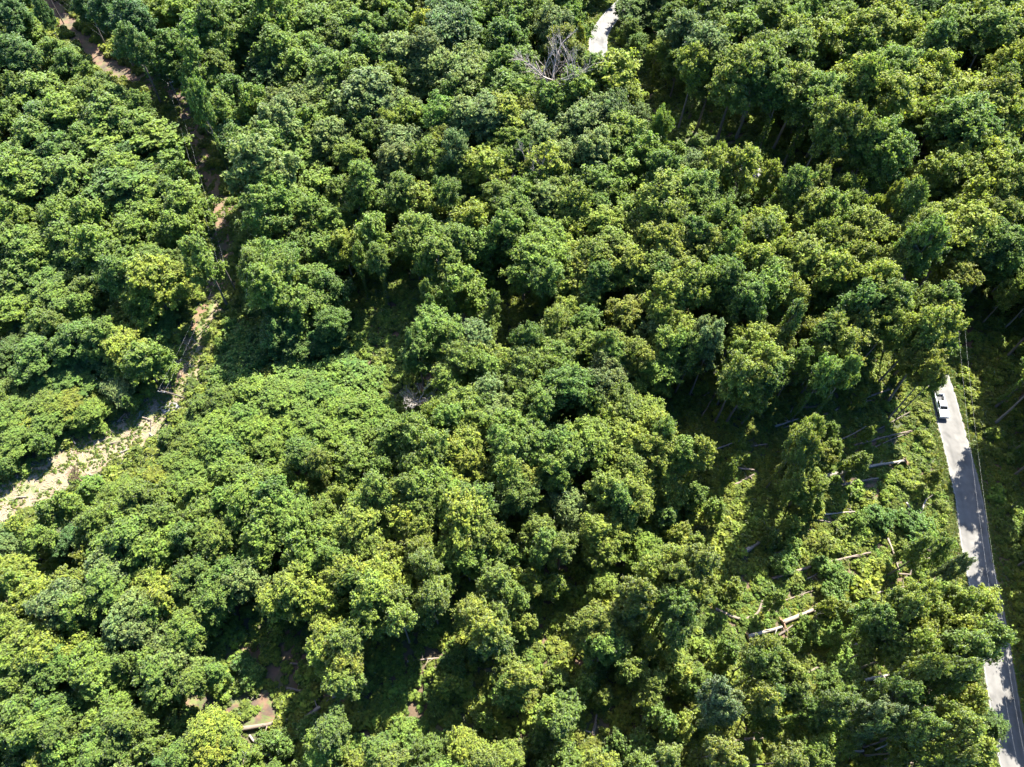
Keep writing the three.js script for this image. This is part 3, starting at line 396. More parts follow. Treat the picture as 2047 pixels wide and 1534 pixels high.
  38,-498,82,24,1,2, 24,-455,106,23,1,2, 79,-379,108,22,0,2, 195,-499,83,24,1,2, 11,-306,83,22,1,2, 188,-262,105,21,0,2, -1,-237,99,21,1,2, 22,-189,89,21,1,2,
  -118,-210,83,21,1,2, -263,-90,90,20,1,2, 7,-106,93,20,1,2, 83,-204,81,21,0,2, 41,-122,88,20,0,2, 120,-205,88,21,0,2, 447,-1988,173,38,0,0, 1320,-1667,149,35,0,1,
  -1128,-1274,106,33,0,1, -794,-436,86,25,1,2, 257,-759,138,27,0,0, -895,-1427,86,34,0,1, 517,-1175,172,30,0,0, -270,-1668,120,36,3,1, 757,-1326,139,32,1,0, -996,-1086,94,30,0,1,
  -630,-1528,81,35,0,1, 728,-357,268,13,3,0, 895,-2050,125,38,0,1, 36,-2070,138,38,0,1, 1134,-1926,203,35,2,0, 803,-973,129,28,3,0, 454,-1802,168,35,0,0, 1141,-1089,157,28,1,0,
  -889,-973,83,28,1,2, -1122,-1745,113,34,0,1, -673,-1476,106,32,0,1, -1056,-2002,126,36,0,1, 217,-1769,147,33,0,0, 1321,-1948,149,34,0,0, 85,-1955,160,34,0,0, -76,-1645,129,32,3,1,
  223,-278,93,19,1,2, 198,-234,120,19,0,3, 235,-202,117,19,1,0, 223,-177,105,19,1,2, 236,-162,103,19,0,2, 270,-232,125,19,1,3, 260,-143,109,19,0,2, 343,-440,106,20,1,2,
  332,-345,107,19,0,2, 373,-258,95,19,0,2, 284,-217,118,19,1,3, 306,-203,126,19,0,3, 308,-87,109,19,1,2, 416,-137,109,19,0,2, -618,-1151,93,28,1,2, -646,-1218,75,29,0,1,
  1255,-1583,155,30,3,0, -51,-942,128,26,0,0, -930,-953,85,27,0,2, 1255,-1930,135,33,2,1, 682,-1305,122,29,3,1, 1090,-996,189,25,1,0, -820,-1115,121,27,0,0, -836,-2094,126,35,0,1,
  818,-2057,156,34,0,0, -928,-2059,100,34,0,1, -570,-1143,91,27,3,2, -944,-1896,101,33,1,1, -272,-1196,115,27,0,1, 361,-1931,110,33,0,1, -184,-1000,190,13,1,0, -153,-702,182,20,1,0,
  513,-586,262,19,1,0, 570,-634,88,21,1,2, 674,-615,108,20,0,2, -39,-455,101,19,0,2, 460,-1260,201,26,2,0, 624,-1099,146,25,0,0, 783,-2002,135,32,0,1, 755,-1959,188,31,0,0,
  -107,-1922,161,31,0,0, 405,-1859,150,30,1,0, 343,-1988,119,32,0,1, 983,-2011,132,31,2,1, -781,-1117,122,25,0,0, -650,-1289,67,27,0,2, 1178,-1300,121,26,0,0, -1381,-1904,81,31,0,1,
  430,-1174,147,25,0,0, 514,-1342,160,25,0,3, 142,-273,119,18,1,3, 398,-364,100,18,1,2, 390,-524,102,19,0,2, 305,-473,96,19,1,2, 276,-139,106,19,1,2, -313,-1291,152,24,3,3,
  347,-191,125,16,0,3, 536,-496,64,18,1,2, 600,-321,99,17,1,2, 633,-737,266,19,0,0, 653,-654,83,19,0,2, 493,-471,71,17,0,2, 739,-437,73,17,1,2, 155,-190,77,15,1,2,
  462,-225,89,15,0,2, 659,-696,69,18,0,2, 731,-770,92,18,1,2, 738,-359,71,15,0,2, 560,-332,110,14,1,2, 218,-333,66,14,0,2, 231,-266,128,14,1,3, 745,-425,84,14,1,2,
  586,-448,73,14,1,2, 834,-590,94,15,1,2, 484,-274,101,13,0,2, 466,-341,104,13,0,2, 552,-769,64,13,0,2, 725,-685,92,13,1,2, -190,-25,144,28,0,0, 789,-2577,194,33,0,0,
  -1357,-2628,120,38,0,1, 217,-2705,202,48,1,1, 1463,-1931,213,44,2,0, -540,-2516,128,45,3,1, 1104,-286,194,37,2,0, -159,-2211,184,32,2,0, 1109,-2260,204,36,2,0, -1736,-2178,136,32,1,1,
  780,-2375,190,33,0,0, -1572,-1628,160,34,2,0, -1178,-2434,121,39,0,1, -78,50,175,29,0,0, -1446,-1690,138,41,0,1, -1036,-237,118,34,0,1, -1482,-1479,120,34,3,1, 905,-2514,244,39,0,0,
  -1993,-2629,115,45,3,1, -1807,-2155,155,46,0,1, -391,-2122,175,42,0,1, -139,14,170,32,0,0, 1423,-1203,208,25,3,0, 1016,-239,212,36,0,0, 1486,-1273,255,33,1,0, -1330,-1054,153,33,0,0,
  -1495,-2631,118,31,1,1, 699,112,248,26,0,0, -740,40,145,40,0,1, -161,77,182,27,0,0, -243,-10,157,27,2,0, -827,-2679,151,36,2,1, 841,-2519,226,35,0,0, -340,-2332,161,35,2,0,
  133,-2612,176,47,0,1, -1116,-2631,163,40,0,1, 1058,-2572,188,32,1,0, 1154,-483,197,27,3,0, 1039,-297,236,28,0,0, -1258,-1216,172,25,3,0, 995,-2578,182,41,1,0, -180,-2418,176,37,0,0,
  4,-2265,152,38,0,1, 208,-2458,160,43,2,1, 1385,-2047,203,36,2,0, -1171,-790,103,34,0,1, 606,-2373,230,38,0,0, -1062,-2170,151,32,1,0, -832,-2601,155,48,2,1, 1809,-2417,233,39,0,0,
  554,-2276,261,32,3,0, 1750,-2267,240,32,2,0, 963,-2234,214,37,1,0, -280,-2618,166,33,1,0, -615,-2442,173,36,1,0, -13,105,180,34,2,0, -1718,-2227,143,40,0,1, 1345,-1202,264,41,1,0,
  1774,-2135,266,46,0,0, -408,-2368,210,49,0,0, -954,-61,123,39,0,1, -2063,-2671,135,30,0,0, 1524,-2405,192,34,1,0, 24,-2459,177,32,3,0, 1253,-792,189,40,3,0, 973,-428,202,28,0,0,
  1584,-1824,214,46,2,0, -1510,-2179,135,31,0,0, 323,-2458,180,40,2,0, 1319,-875,267,41,1,0, 1529,-2334,232,48,3,0, -1320,-2337,170,33,0,0, -442,-2555,166,33,3,0, -1774,-1939,170,40,3,1,
  1435,-1726,207,43,1,0, -1728,-1815,149,32,0,0, 1114,-2073,243,41,2,0, 737,-2193,213,47,0,0, 1199,-742,194,35,1,0, 1073,-499,191,43,3,0, -721,-2089,159,31,3,0, 1456,-1494,187,35,0,0,
  -854,-2500,177,41,0,0, 855,-2291,206,40,0,0, -1504,-1723,147,32,0,0, 1465,-2419,256,33,0,0, 19,9,183,43,0,1, -904,-2652,177,40,0,0, 632,-2423,182,31,2,0, -1817,-2604,145,47,3,1,
  -892,-89,99,33,1,1, 1051,-211,195,24,0,0, -1211,-668,127,39,0,1, -1204,-1058,157,41,3,1, 1046,-2405,214,36,2,0, 348,-2720,208,47,0,0, -1251,-2117,149,48,0,1, 396,-33,158,41,0,1,
  -1380,-1300,150,34,0,0, -231,-2256,168,38,3,0, 1327,-2330,261,46,0,0, -1731,-2370,119,37,1,1, 537,-2350,203,46,0,0, -1909,-2483,117,46,0,1, 633,-2114,198,49,0,1, -1215,-2553,116,40,0,1,
  -304,-2558,158,48,1,1, -276,-51,131,32,3,1, 1106,-572,196,28,3,0, 875,-2209,200,46,0,0, -1833,-2707,139,44,1,1, 1097,-2155,205,40,0,0, 704,-2474,232,32,2,0, -1755,-2619,132,38,0,1,
  91,-2220,210,32,1,0, -1412,-2399,159,40,0,1, -1626,-2177,118,44,1,1, -1509,-2487,132,49,0,1, 682,-2564,240,46,2,0, -754,-2700,182,43,3,1, -19,-2341,195,36,0,0, 1511,-1116,222,40,1,0,
  1437,-2368,260,34,0,0, -976,-2188,149,48,2,1, -1145,-706,111,37,0,1, 551,7,218,33,1,0, 1454,-1056,262,42,2,0, 1312,-2223,232,38,2,0, 80,-54,139,38,0,1, 1385,-1968,247,35,2,0,
  -1513,-2113,139,32,0,0, -1670,-2647,156,44,0,1, -1832,-2047,116,38,1,1, -595,-2236,161,47,2,1, 1621,-2290,200,34,0,0, -1408,-1606,158,38,1,1, 1544,-1313,183,39,0,0, 588,-2594,239,32,0,0,
  -1087,-2581,157,40,2,1, 1690,-2204,255,30,3,0, 1113,-638,186,28,0,0, 1237,-1310,234,36,1,0, -1624,-1986,166,45,2,1, -907,20,148,40,1,1, -1430,-1134,135,24,0,0, 623,-24,227,36,0,0,
  -727,-42,103,41,0,1, -152,-42,169,26,2,0, 1192,-903,203,41,0,0, 1607,-1441,240,41,1,0, 227,-2223,173,30,3,0, 1178,-815,274,36,0,0, -1129,-2376,137,30,0,0, 1355,-2417,213,32,0,0,
  -462,81,133,42,0,1, 1112,-901,229,41,2,0, -102,-2657,160,38,0,1, -1097,-380,101,37,2,1, -661,40,107,28,1,2, -1538,-1559,131,45,0,1, -1812,-2410,120,48,0,1, 744,-2695,186,39,3,0,
  -1757,-2059,144,36,2,1, -1180,-2317,116,31,0,1, -386,-2208,144,36,0,1, 431,-2592,196,45,0,0, 64,-2518,197,39,0,0, -952,-2133,156,31,1,0, -922,-2214,132,34,0,1, -191,-2568,152,40,1,1,
  -118,-2150,148,43,1,1, 684,-2269,184,49,1,1, 597,-2190,187,44,0,1, -1060,-459,45,26,0,2, -920,-271,129,32,0,1, -1202,-560,45,41,2,1, 335,74,205,36,0,0, -1234,-873,108,40,0,1,
  -1458,-1292,168,37,0,0, 1063,-2504,224,33,0,0, 1517,-1732,238,35,0,0, -1331,-2499,150,31,0,0, 471,-2501,206,38,1,0, -1777,-2674,117,43,0,1, 237,-28,144,32,0,0, -1625,-1882,154,30,3,0,
  940,-2122,253,35,1,0, -618,-57,129,32,3,1, -1472,-1421,143,40,1,1, 1557,-2208,238,46,3,0, -1570,-1449,133,33,0,1, 1356,-966,231,40,2,0, -1439,-1760,141,36,0,1, 1224,-2441,224,46,0,0,
  1309,-1119,196,41,0,0, 1352,-2124,224,48,2,0, 266,-2539,181,32,0,0, 1231,-2300,194,37,3,0, -387,-2424,200,35,0,0, 1674,-1625,228,48,1,0, 1451,-2246,184,31,1,0, 1212,-648,229,27,3,0,
  -1453,-2342,140,35,2,1, 1573,-1548,194,39,0,0, 1098,-379,256,25,0,0, -2040,-2482,122,47,0,1, 329,-2573,182,39,0,0, -972,-358,115,33,3,1, -364,-2588,201,37,0,0, -1943,-2295,143,49,0,1,
  -1466,-1156,147,28,0,0, -832,-2410,161,40,1,1, -191,-2514,143,32,0,0, -1930,-2226,145,34,2,1, 160,-2088,167,46,0,1, -1511,-1333,134,29,0,0, 1450,-1608,260,37,3,0, -715,-2524,142,44,3,1,
  1112,-1993,188,32,0,0, 317,20,196,27,3,0, 1405,-2166,250,34,1,0, -965,-2366,161,45,0,1, -1248,-2190,140,37,3,1, -292,-2098,188,36,0,0, -1005,-417,145,37,1,1, -323,-2456,216,36,3,0,
  758,-2329,269,33,2,0, 1987,-2419,234,38,0,0, -218,-2096,184,42,1,0, 1963,-2287,274,47,2,0, 847,-2670,195,41,0,0, -484,-2410,188,39,2,0, 199,-2316,173,34,3,0, -1311,-2172,142,38,3,1,
  1157,-339,237,26,1,0, -502,-18,139,37,2,1, 1358,-1573,258,33,0,0, -1601,-2533,168,30,3,0, 1477,-2176,240,32,0,0, 800,-2161,229,35,2,0, -1486,-1925,152,43,2,1, -1704,-2020,159,47,0,1,
  -8,-2195,211,38,0,0, 772,-2470,184,39,0,0, -992,-2440,155,36,3,0, 1144,-2478,202,45,2,0, 949,-2429,204,35,0,0, 1247,-1077,190,42,0,0, -186,-2300,169,45,0,1, -1562,-2643,125,37,1,1,
  1199,-2523,194,47,3,1, -1916,-2611,161,45,0,1, 302,-2667,166,42,1,1, 1006,-2513,238,41,2,0, -1842,-2509,132,38,0,1, -1615,-2056,153,40,0,1, 550,-2434,255,32,2,0, -750,-2609,148,48,0,1,
  401,-2688,171,32,3,0, 1470,-1788,195,43,0,0, -1622,-1638,139,33,0,1, 1326,-1318,256,35,0,0, -1336,-877,121,32,1,1, -278,-2159,188,37,3,0, -493,-2240,144,38,3,1, 1439,-1858,250,44,1,0,
  1581,-1493,197,35,3,0, -1401,-1443,113,34,2,1, -253,-2426,156,44,0,1, -145,-2717,171,39,1,0, -235,97,135,38,3,1, 1663,-1889,270,35,1,0, -1004,-2543,122,38,0,1, -110,-2275,168,42,2,1,
  -1387,-2298,142,49,0,1, -39,-2470,148,47,0,1, -1211,-2743,142,31,0,0, -1249,-945,134,36,1,1, 188,-2157,206,48,0,0, -1966,-2372,160,40,0,1, 1846,-2334,231,39,2,0, 1917,-2190,239,35,0,0,
  -1699,-1950,160,43,1,1, 1381,-1670,270,42,0,0, 732,48,254,25,1,0, -55,-2404,176,32,0,0, -681,-2278,180,31,1,0, 1393,-904,243,25,0,0, -1462,-2122,143,40,0,1, -796,60,110,29,0,2,
  -1668,-1698,164,34,0,0, -764,-2248,132,48,2,1, 1466,-1131,225,25,2,0, 1511,-1618,218,45,3,0, 1387,-1345,220,32,3,0, -59,-2702,178,42,3,1, 1057,-117,265,25,0,0, -1472,-1570,117,35,0,1,
  892,-2590,248,36,1,0, 1525,-1677,197,32,2,0, -1884,-2078,118,32,0,1, 1253,-2207,227,38,0,0, 1212,-1259,205,28,0,0, 1182,-1012,242,39,0,0, 1278,-1192,252,27,0,0, 1026,-613,244,29,2,0,
  459,57,191,38,1,0, -787,-2527,129,34,2,1, -1786,-2003,171,33,2,0, -1281,-2445,147,48,0,1, 1265,-1379,196,47,0,1, 589,-2644,182,31,0,0, 1515,-2050,190,48,0,1, 60,-2419,147,37,0,1,
  295,-2320,162,47,1,1, -1630,-2281,122,39,0,1, 1088,-728,218,40,0,0, -1251,-2297,123,48,2,1, 1612,-2118,268,45,3,0, -1150,-2241,136,42,0,1, -785,-2447,126,33,0,1, -1165,-944,129,30,0,0,
  1251,-996,188,36,2,0, 446,-2717,173,37,2,0, 1473,-2109,180,44,3,1, -613,27,146,39,2,1, 1473,-2508,215,38,0,0, 376,-2617,184,36,0,0, -738,-2424,146,33,1,0, -99,-2508,157,32,0,0,
  1436,-1321,208,32,2,0, 1266,-941,236,34,3,0, -1282,-995,121,29,3,1, -528,-2577,207,36,2,0, 615,121,272,27,3,0, -85,-3,138,38,0,1, 1506,-1549,259,48,3,0, 126,38,195,42,1,0,
  -1278,-748,129,29,0,0, 1371,-1250,214,26,0,0, 1250,-2351,219,38,3,0, 1350,-1417,196,37,0,0, -839,-16,105,26,1,2, -1800,-2312,138,31,2,0, 914,-2333,219,31,2,0, 496,-2152,259,33,1,0,
  -1344,-953,109,38,3,1, -1350,-1366,142,40,0,1, 1678,-2021,204,46,2,0, 1655,-1739,222,32,0,0, -604,-2636,170,44,0,1, -1431,-1851,159,41,2,1, -1586,-1748,124,36,0,1, 1365,-2515,269,35,1,0,
  -1413,-1020,93,34,1,1, 1573,-1250,209,27,2,0, 1528,-1209,214,35,3,0, -1359,-1515,148,30,0,0, 1003,-126,267,38,0,0, 1330,-1020,275,37,2,0, -803,-49,109,37,2,1, 1421,-2465,248,37,2,0,
  1547,-1875,244,31,0,0, 676,-2680,225,36,0,0, -1583,-1508,152,44,0,1, -637,-2318,125,42,2,1, 787,104,209,37,0,0, 668,83,251,25,3,0, 1819,-2251,273,33,1,0, 157,-2703,160,32,0,0,
  -965,-275,130,29,1,0, 35,-2361,211,40,1,0, 1421,-1114,241,27,0,0, -1182,-2697,163,44,0,1, 496,-2294,202,36,2,0, 1157,-1170,199,26,2,0, -1484,-2419,121,34,0,1, -632,-2182,166,37,2,0,
  911,81,225,32,3,0, 539,-2567,269,40,0,0, -1665,-2571,143,34,1,1, 384,-2552,166,32,2,0, -1443,-2705,158,42,0,1, 686,8,246,40,3,0, 1024,-439,205,41,0,0, -1440,-1235,143,41,0,1,
  1142,-2559,198,41,0,0, 38,-2132,210,38,0,0, 655,-2333,234,45,0,0, -1847,-2250,120,47,0,1, 1005,-365,217,41,0,0, 1748,-1891,262,35,0,0, -1118,-2195,148,35,1,1, 180,-16,183,25,2,0,
  1318,-1467,212,38,0,0, -385,-2639,173,31,3,0, 1842,-2011,210,38,2,0, 1337,-729,215,42,0,0, -1354,-1435,139,30,0,0, 1047,-2640,194,36,2,0, 13,-2701,163,41,3,1, 1134,-427,230,40,3,0,
  13,-2600,175,44,0,1, 219,97,202,29,2,0, 1086,-2320,197,45,0,0, -1005,-180,148,28,0,0, 1852,-2186,275,46,3,0, -1553,-1951,160,43,0,1, -1224,-1148,158,32,3,0, -234,-2666,214,45,2,0,
  -1291,-1417,164,30,3,0, -1691,-2112,116,48,3,1, 853,104,239,40,0,0, -1737,-2474,171,41,0,1, -304,96,193,42,3,0, 1055,-2244,188,43,0,0, -202,-2163,192,42,1,0, -1567,-2252,147,36,0,1,
  -1294,-1328,129,34,0,1, -946,-2560,130,44,0,1, 117,-2330,211,30,0,0, 1045,-667,243,26,0,0, -1520,-1880,140,34,0,1, -2095,-2576,135,48,2,1, 778,-7,276,26,1,0, -1074,-2514,149,48,0,1,
  -58,-2208,187,31,2,0, -777,106,141,38,0,1, 847,-2399,258,39,0,0, 76,23,193,25,2,0, 984,-25,227,40,0,0, -875,113,123,39,0,1, -1687,-2432,135,42,1,1, -1595,-2468,132,35,0,1,
  1128,-1043,172,34,0,0, -1274,-2611,172,47,0,1, -1010,-2600,156,34,0,0, 931,-133,197,32,0,0, 1190,-1126,226,36,0,0, 968,-209,191,27,2,0, 1747,-1765,204,48,0,1, 950,-2625,265,38,2,0,
  -711,-2150,138,36,0,1, -693,-2333,158,38,0,1, 1216,-557,215,34,0,0, 1576,-2012,259,35,2,0, -632,-2516,122,33,0,1, 296,-2387,154,43,0,1, 150,101,165,42,0,1, -806,-2314,155,32,1,0,
  -555,125,99,38,2,1, 1666,-1560,228,40,0,0, 1602,-2455,237,37,0,0, 1723,-1699,238,47,0,0, -1743,-2295,159,48,2,1, 1155,-550,185,33,1,0, -1224,-766,120,38,0,1, -1462,-1360,131,25,0,0,
  -1528,-1785,153,43,3,1, -1986,-2524,141,45,0,1, -332,-47,131,38,0,1, -1632,-2431,140,35,0,1, -1517,-2688,121,45,3,1, -1084,-2333,146,47,3,1, 1448,-2310,263,45,1,0, 1690,-2382,231,32,0,0,
  -1010,-2117,166,33,3,0, -18,-2108,194,36,3,0, -1908,-2140,123,45,0,1, 1841,-2074,233,34,0,0, -95,-2347,213,45,0,0, -95,-54,155,31,0,0, 1392,-1504,191,32,2,0, -1638,-1768,135,40,3,1,
  1131,-2386,200,34,3,0, 983,56,196,32,3,0, -900,-2366,129,37,0,1, 1458,-1442,265,32,0,0, -1334,-1207,166,36,0,0, -1014,-318,126,35,3,1, 1005,-2149,241,35,2,0, -1125,-2433,137,30,0,0,
  -1604,-1576,131,42,0,1, 191,-2514,208,33,1,0, -452,-2487,181,35,3,0, 426,-2176,160,42,2,1, -775,-2373,124,37,2,1, -855,-144,124,39,0,1, 1298,-697,229,25,1,0, -1055,-2721,151,49,1,1,
  933,-76,236,31,0,0, 1179,-596,223,26,3,0, -62,-2567,170,44,1,1, -1180,-2632,131,34,0,1, -1218,-2477,130,40,3,1, 1582,-1682,248,35,0,0, 64,-2669,184,34,1,0, 709,-2353,192,33,0,0,
  -1350,-1574,170,46,0,1, -448,-2680,188,39,0,0, -844,66,126,33,0,1, -879,-2263,158,30,0,0, -839,-2194,103,47,2,1, 575,63,274,25,0,0, -104,-2420,164,31,1,0, -353,12,159,25,0,3,
  -394,-55,108,34,0,1, -958,-194,137,28,0,0, 105,-2103,167,31,0,0, -899,-36,146,38,2,1, 1520,-1422,274,32,0,0, -560,-76,99,30,2,1, -721,98,99,27,0,2, -1286,-2523,119,33,2,1,
  -677,-13,98,37,0,1, 1521,-1368,189,34,3,0, 1749,-2374,184,41,0,0, 1220,-853,201,25,1,0, -1135,-625,45,31,0,1, -1327,-2567,156,40,0,1, 1622,-2394,183,44,2,1, -1028,-368,127,35,0,1,
  -2012,-2415,156,33,2,0, 1606,-1920,220,46,1,0, -1431,-1516,169,42,1,1, -1161,-511,45,35,3,1, 522,-2647,205,33,1,0, 1322,-926,185,30,3,0, 1309,-2039,240,43,0,0, 1743,-2066,195,42,2,0,
  -441,-2266,176,32,1,0, -561,63,145,40,1,1, -884,-2152,116,34,2,1, 1395,-1049,198,33,1,0, 194,52,201,38,2,0, 519,-2711,202,48,0,1, 1363,-1129,207,31,0,0, 420,-2451,193,31,0,0,
  -1389,-1170,171,40,2,1, 926,20,241,26,0,0, -1011,-2491,151,33,0,0, 632,70,247,25,1,0, -1446,-2543,114,40,3,1, 343,-31,175,32,0,0, -383,61,130,35,0,1, -1602,-2595,128,36,3,1,
  -1188,-618,45,29,2,1, 1441,-1165,251,25,1,0, -1285,-1135,128,25,2,0, -165,-2630,177,32,2,0, -1518,-1623,169,33,2,0, 1381,-855,241,37,1,0, 135,-2425,211,48,0,0, -336,-2386,172,39,0,0,
  230,-2631,167,40,1,1, 805,-2244,217,42,0,0, 968,-2066,275,38,0,0, -513,-2163,165,33,1,0, 1192,-2096,188,48,1,1, -995,-2655,144,36,0,1, 1525,-1949,251,42,1,0, -1296,-796,108,36,0,1,
  379,105,200,31,3,0, -1412,-2633,150,33,3,0, 1391,-1804,225,40,3,0, 1883,-2135,267,34,1,0, 1633,-2232,196,46,0,1, 147,-2258,187,32,2,0, 1235,-516,233,25,3,0, -1338,-1268,158,30,2,0,
  -1065,-326,119,33,1,1, 1275,-584,247,24,0,0, -1274,-836,91,25,1,2, -500,-2320,155,41,0,1, 1441,-2035,212,36,0,0, 951,-263,200,39,0,0, 1702,-2302,198,46,0,1, 739,-2113,255,48,2,0,
  -213,14,131,25,0,0, -1531,-1401,113,30,2,1, -442,10,115,41,0,1, 534,-2095,182,41,3,0, 715,-35,216,32,0,0, 1173,-951,266,28,1,0, -641,111,98,37,2,1, 1094,-2437,257,40,2,0,
  1734,-1976,267,37,0,0, 533,101,245,39,0,0, -494,-2645,189,31,1,0, -1234,-715,120,31,0,1, -692,-2219,159,41,0,1, -1305,-2678,147,44,0,1, 499,-2212,244,31,2,0, 1922,-2356,202,31,2,0,
  1172,-383,216,38,3,0, -667,-2414,163,41,3,1, 1310,-2464,250,44,0,0, 599,-2252,255,31,1,0, -1865,-2357,155,35,0,0, 282,104,206,39,2,0, -1583,-2137,115,36,0,1, 1253,-1235,270,33,0,0,
  -372,-2496,187,43,0,0, 1246,-1151,249,28,0,0, -284,8,139,31,1,0, 1169,-2270,259,34,0,0, -1140,-575,45,26,2,2, 867,-2142,228,41,0,0, 1147,-2217,258,35,2,0, -1745,-1769,131,33,0,1,
  869,-2453,211,35,0,0, 511,-37,147,36,3,1, 1598,-1755,220,45,2,0, 1155,-658,216,26,1,0, 133,-74,174,28,1,0, 1006,-2312,231,37,0,0, 1079,-338,261,27,0,0, -1957,-2680,126,37,1,1,
  1685,-1794,194,42,0,0, 1319,-809,187,33,2,0, -593,-2377,141,44,0,1, -1769,-2522,154,39,0,1, -1392,-1109,114,37,3,1, -1414,-1388,136,36,1,1, -1642,-1839,170,30,1,0, 1700,-2435,252,33,0,0,
  71,107,150,36,3,1, -1642,-2704,124,40,0,1, 996,-543,257,28,0,0, 1658,-2163,272,31,0,0, 1026,-66,245,40,3,0, -654,-2689,124,42,1,1, 996,-180,262,28,0,0, 1599,-2339,208,32,2,0,
  -512,-2464,163,31,0,0, 1102,-794,215,35,0,0, -322,-2259,209,40,2,0, 1782,-2320,231,33,0,0, -691,-2622,171,32,0,0, -1959,-2439,163,39,0,1, 1767,-2215,212,39,0,0, -1702,-1875,169,35,0,0,
  1998,-2362,249,33,0,0, 1154,-2338,186,39,1,0, 198,-71,207,25,0,0, -1486,-1210,164,30,0,0, 1763,-1830,214,32,0,0, -448,-2196,209,43,0,0, 348,-2522,192,34,0,0, 486,-2054,181,35,0,0,
  1136,-984,211,28,3,0, 1039,-2109,248,32,0,0, -1439,-1082,139,31,0,0, 1058,-163,242,27,0,0, -1347,-2429,166,38,0,0, 767,-2524,254,32,3,0, -1173,-867,121,43,1,1, -1422,-2463,136,43,3,1,
  632,-2525,243,32,2,0, -557,-2426,169,34,0,0, 1218,-470,265,44,1,0, 1254,-672,259,38,1,0, 1443,-817,231,37,1,0, 1048,-782,231,34,0,0, 1588,-1162,240,44,1,0, 1154,-715,252,39,1,0,
  1369,-789,229,44,1,0, 1650,-1245,232,36,0,0, 1458,-990,277,35,1,0, 1338,-647,224,46,0,0, 1567,-1055,242,38,1,0, 1318,-544,224,36,1,0, 1506,-1018,235,42,1,0, 1406,-727,244,37,1,0,
  1026,-734,280,36,1,0, 1431,-937,274,36,1,0, 1497,-900,228,34,1,0, 1249,-731,235,35,1,0, 1103,-192,258,37,1,0, 1516,-956,255,38,1,0, 1277,-500,244,35,0,0, 1239,-395,222,45,1,0,
  985,-309,240,35,1,0, 1051,5,225,46,0,0, 1040,-559,221,35,1,0, 1101,-120,228,37,1,0, 1161,-261,231,39,0,0, 1207,-1196,269,43,0,0, 1210,-325,226,39,1,0, 1134,-844,231,36,0,0,
  1483,-1180,241,37,1,0, 1299,-1250,242,35,1,0, 1149,-771,279,38,1,0, 1270,-849,279,38,0,0,
];
const N_THINGS = 362;
const toneWord = { g: 'mid green', y: 'yellow-green', d: 'dark green', s: 'grey-green', p: 'cream-leaved', b: 'bright green' };
const formWord = { tall: 'tall tree', mid: 'bushy-crowned tree', low: 'slender young tree', column: 'vine-hung snag', bush: 'leafy shrub' };
const formName = { tall: 'broadleaf_tree', mid: 'broadleaf_tree', low: 'young_tree', column: 'vine_hung_snag', bush: 'shrub' };
const formCategory = { tall: 'tree', mid: 'tree', low: 'tree', column: 'snag', bush: 'shrub' };
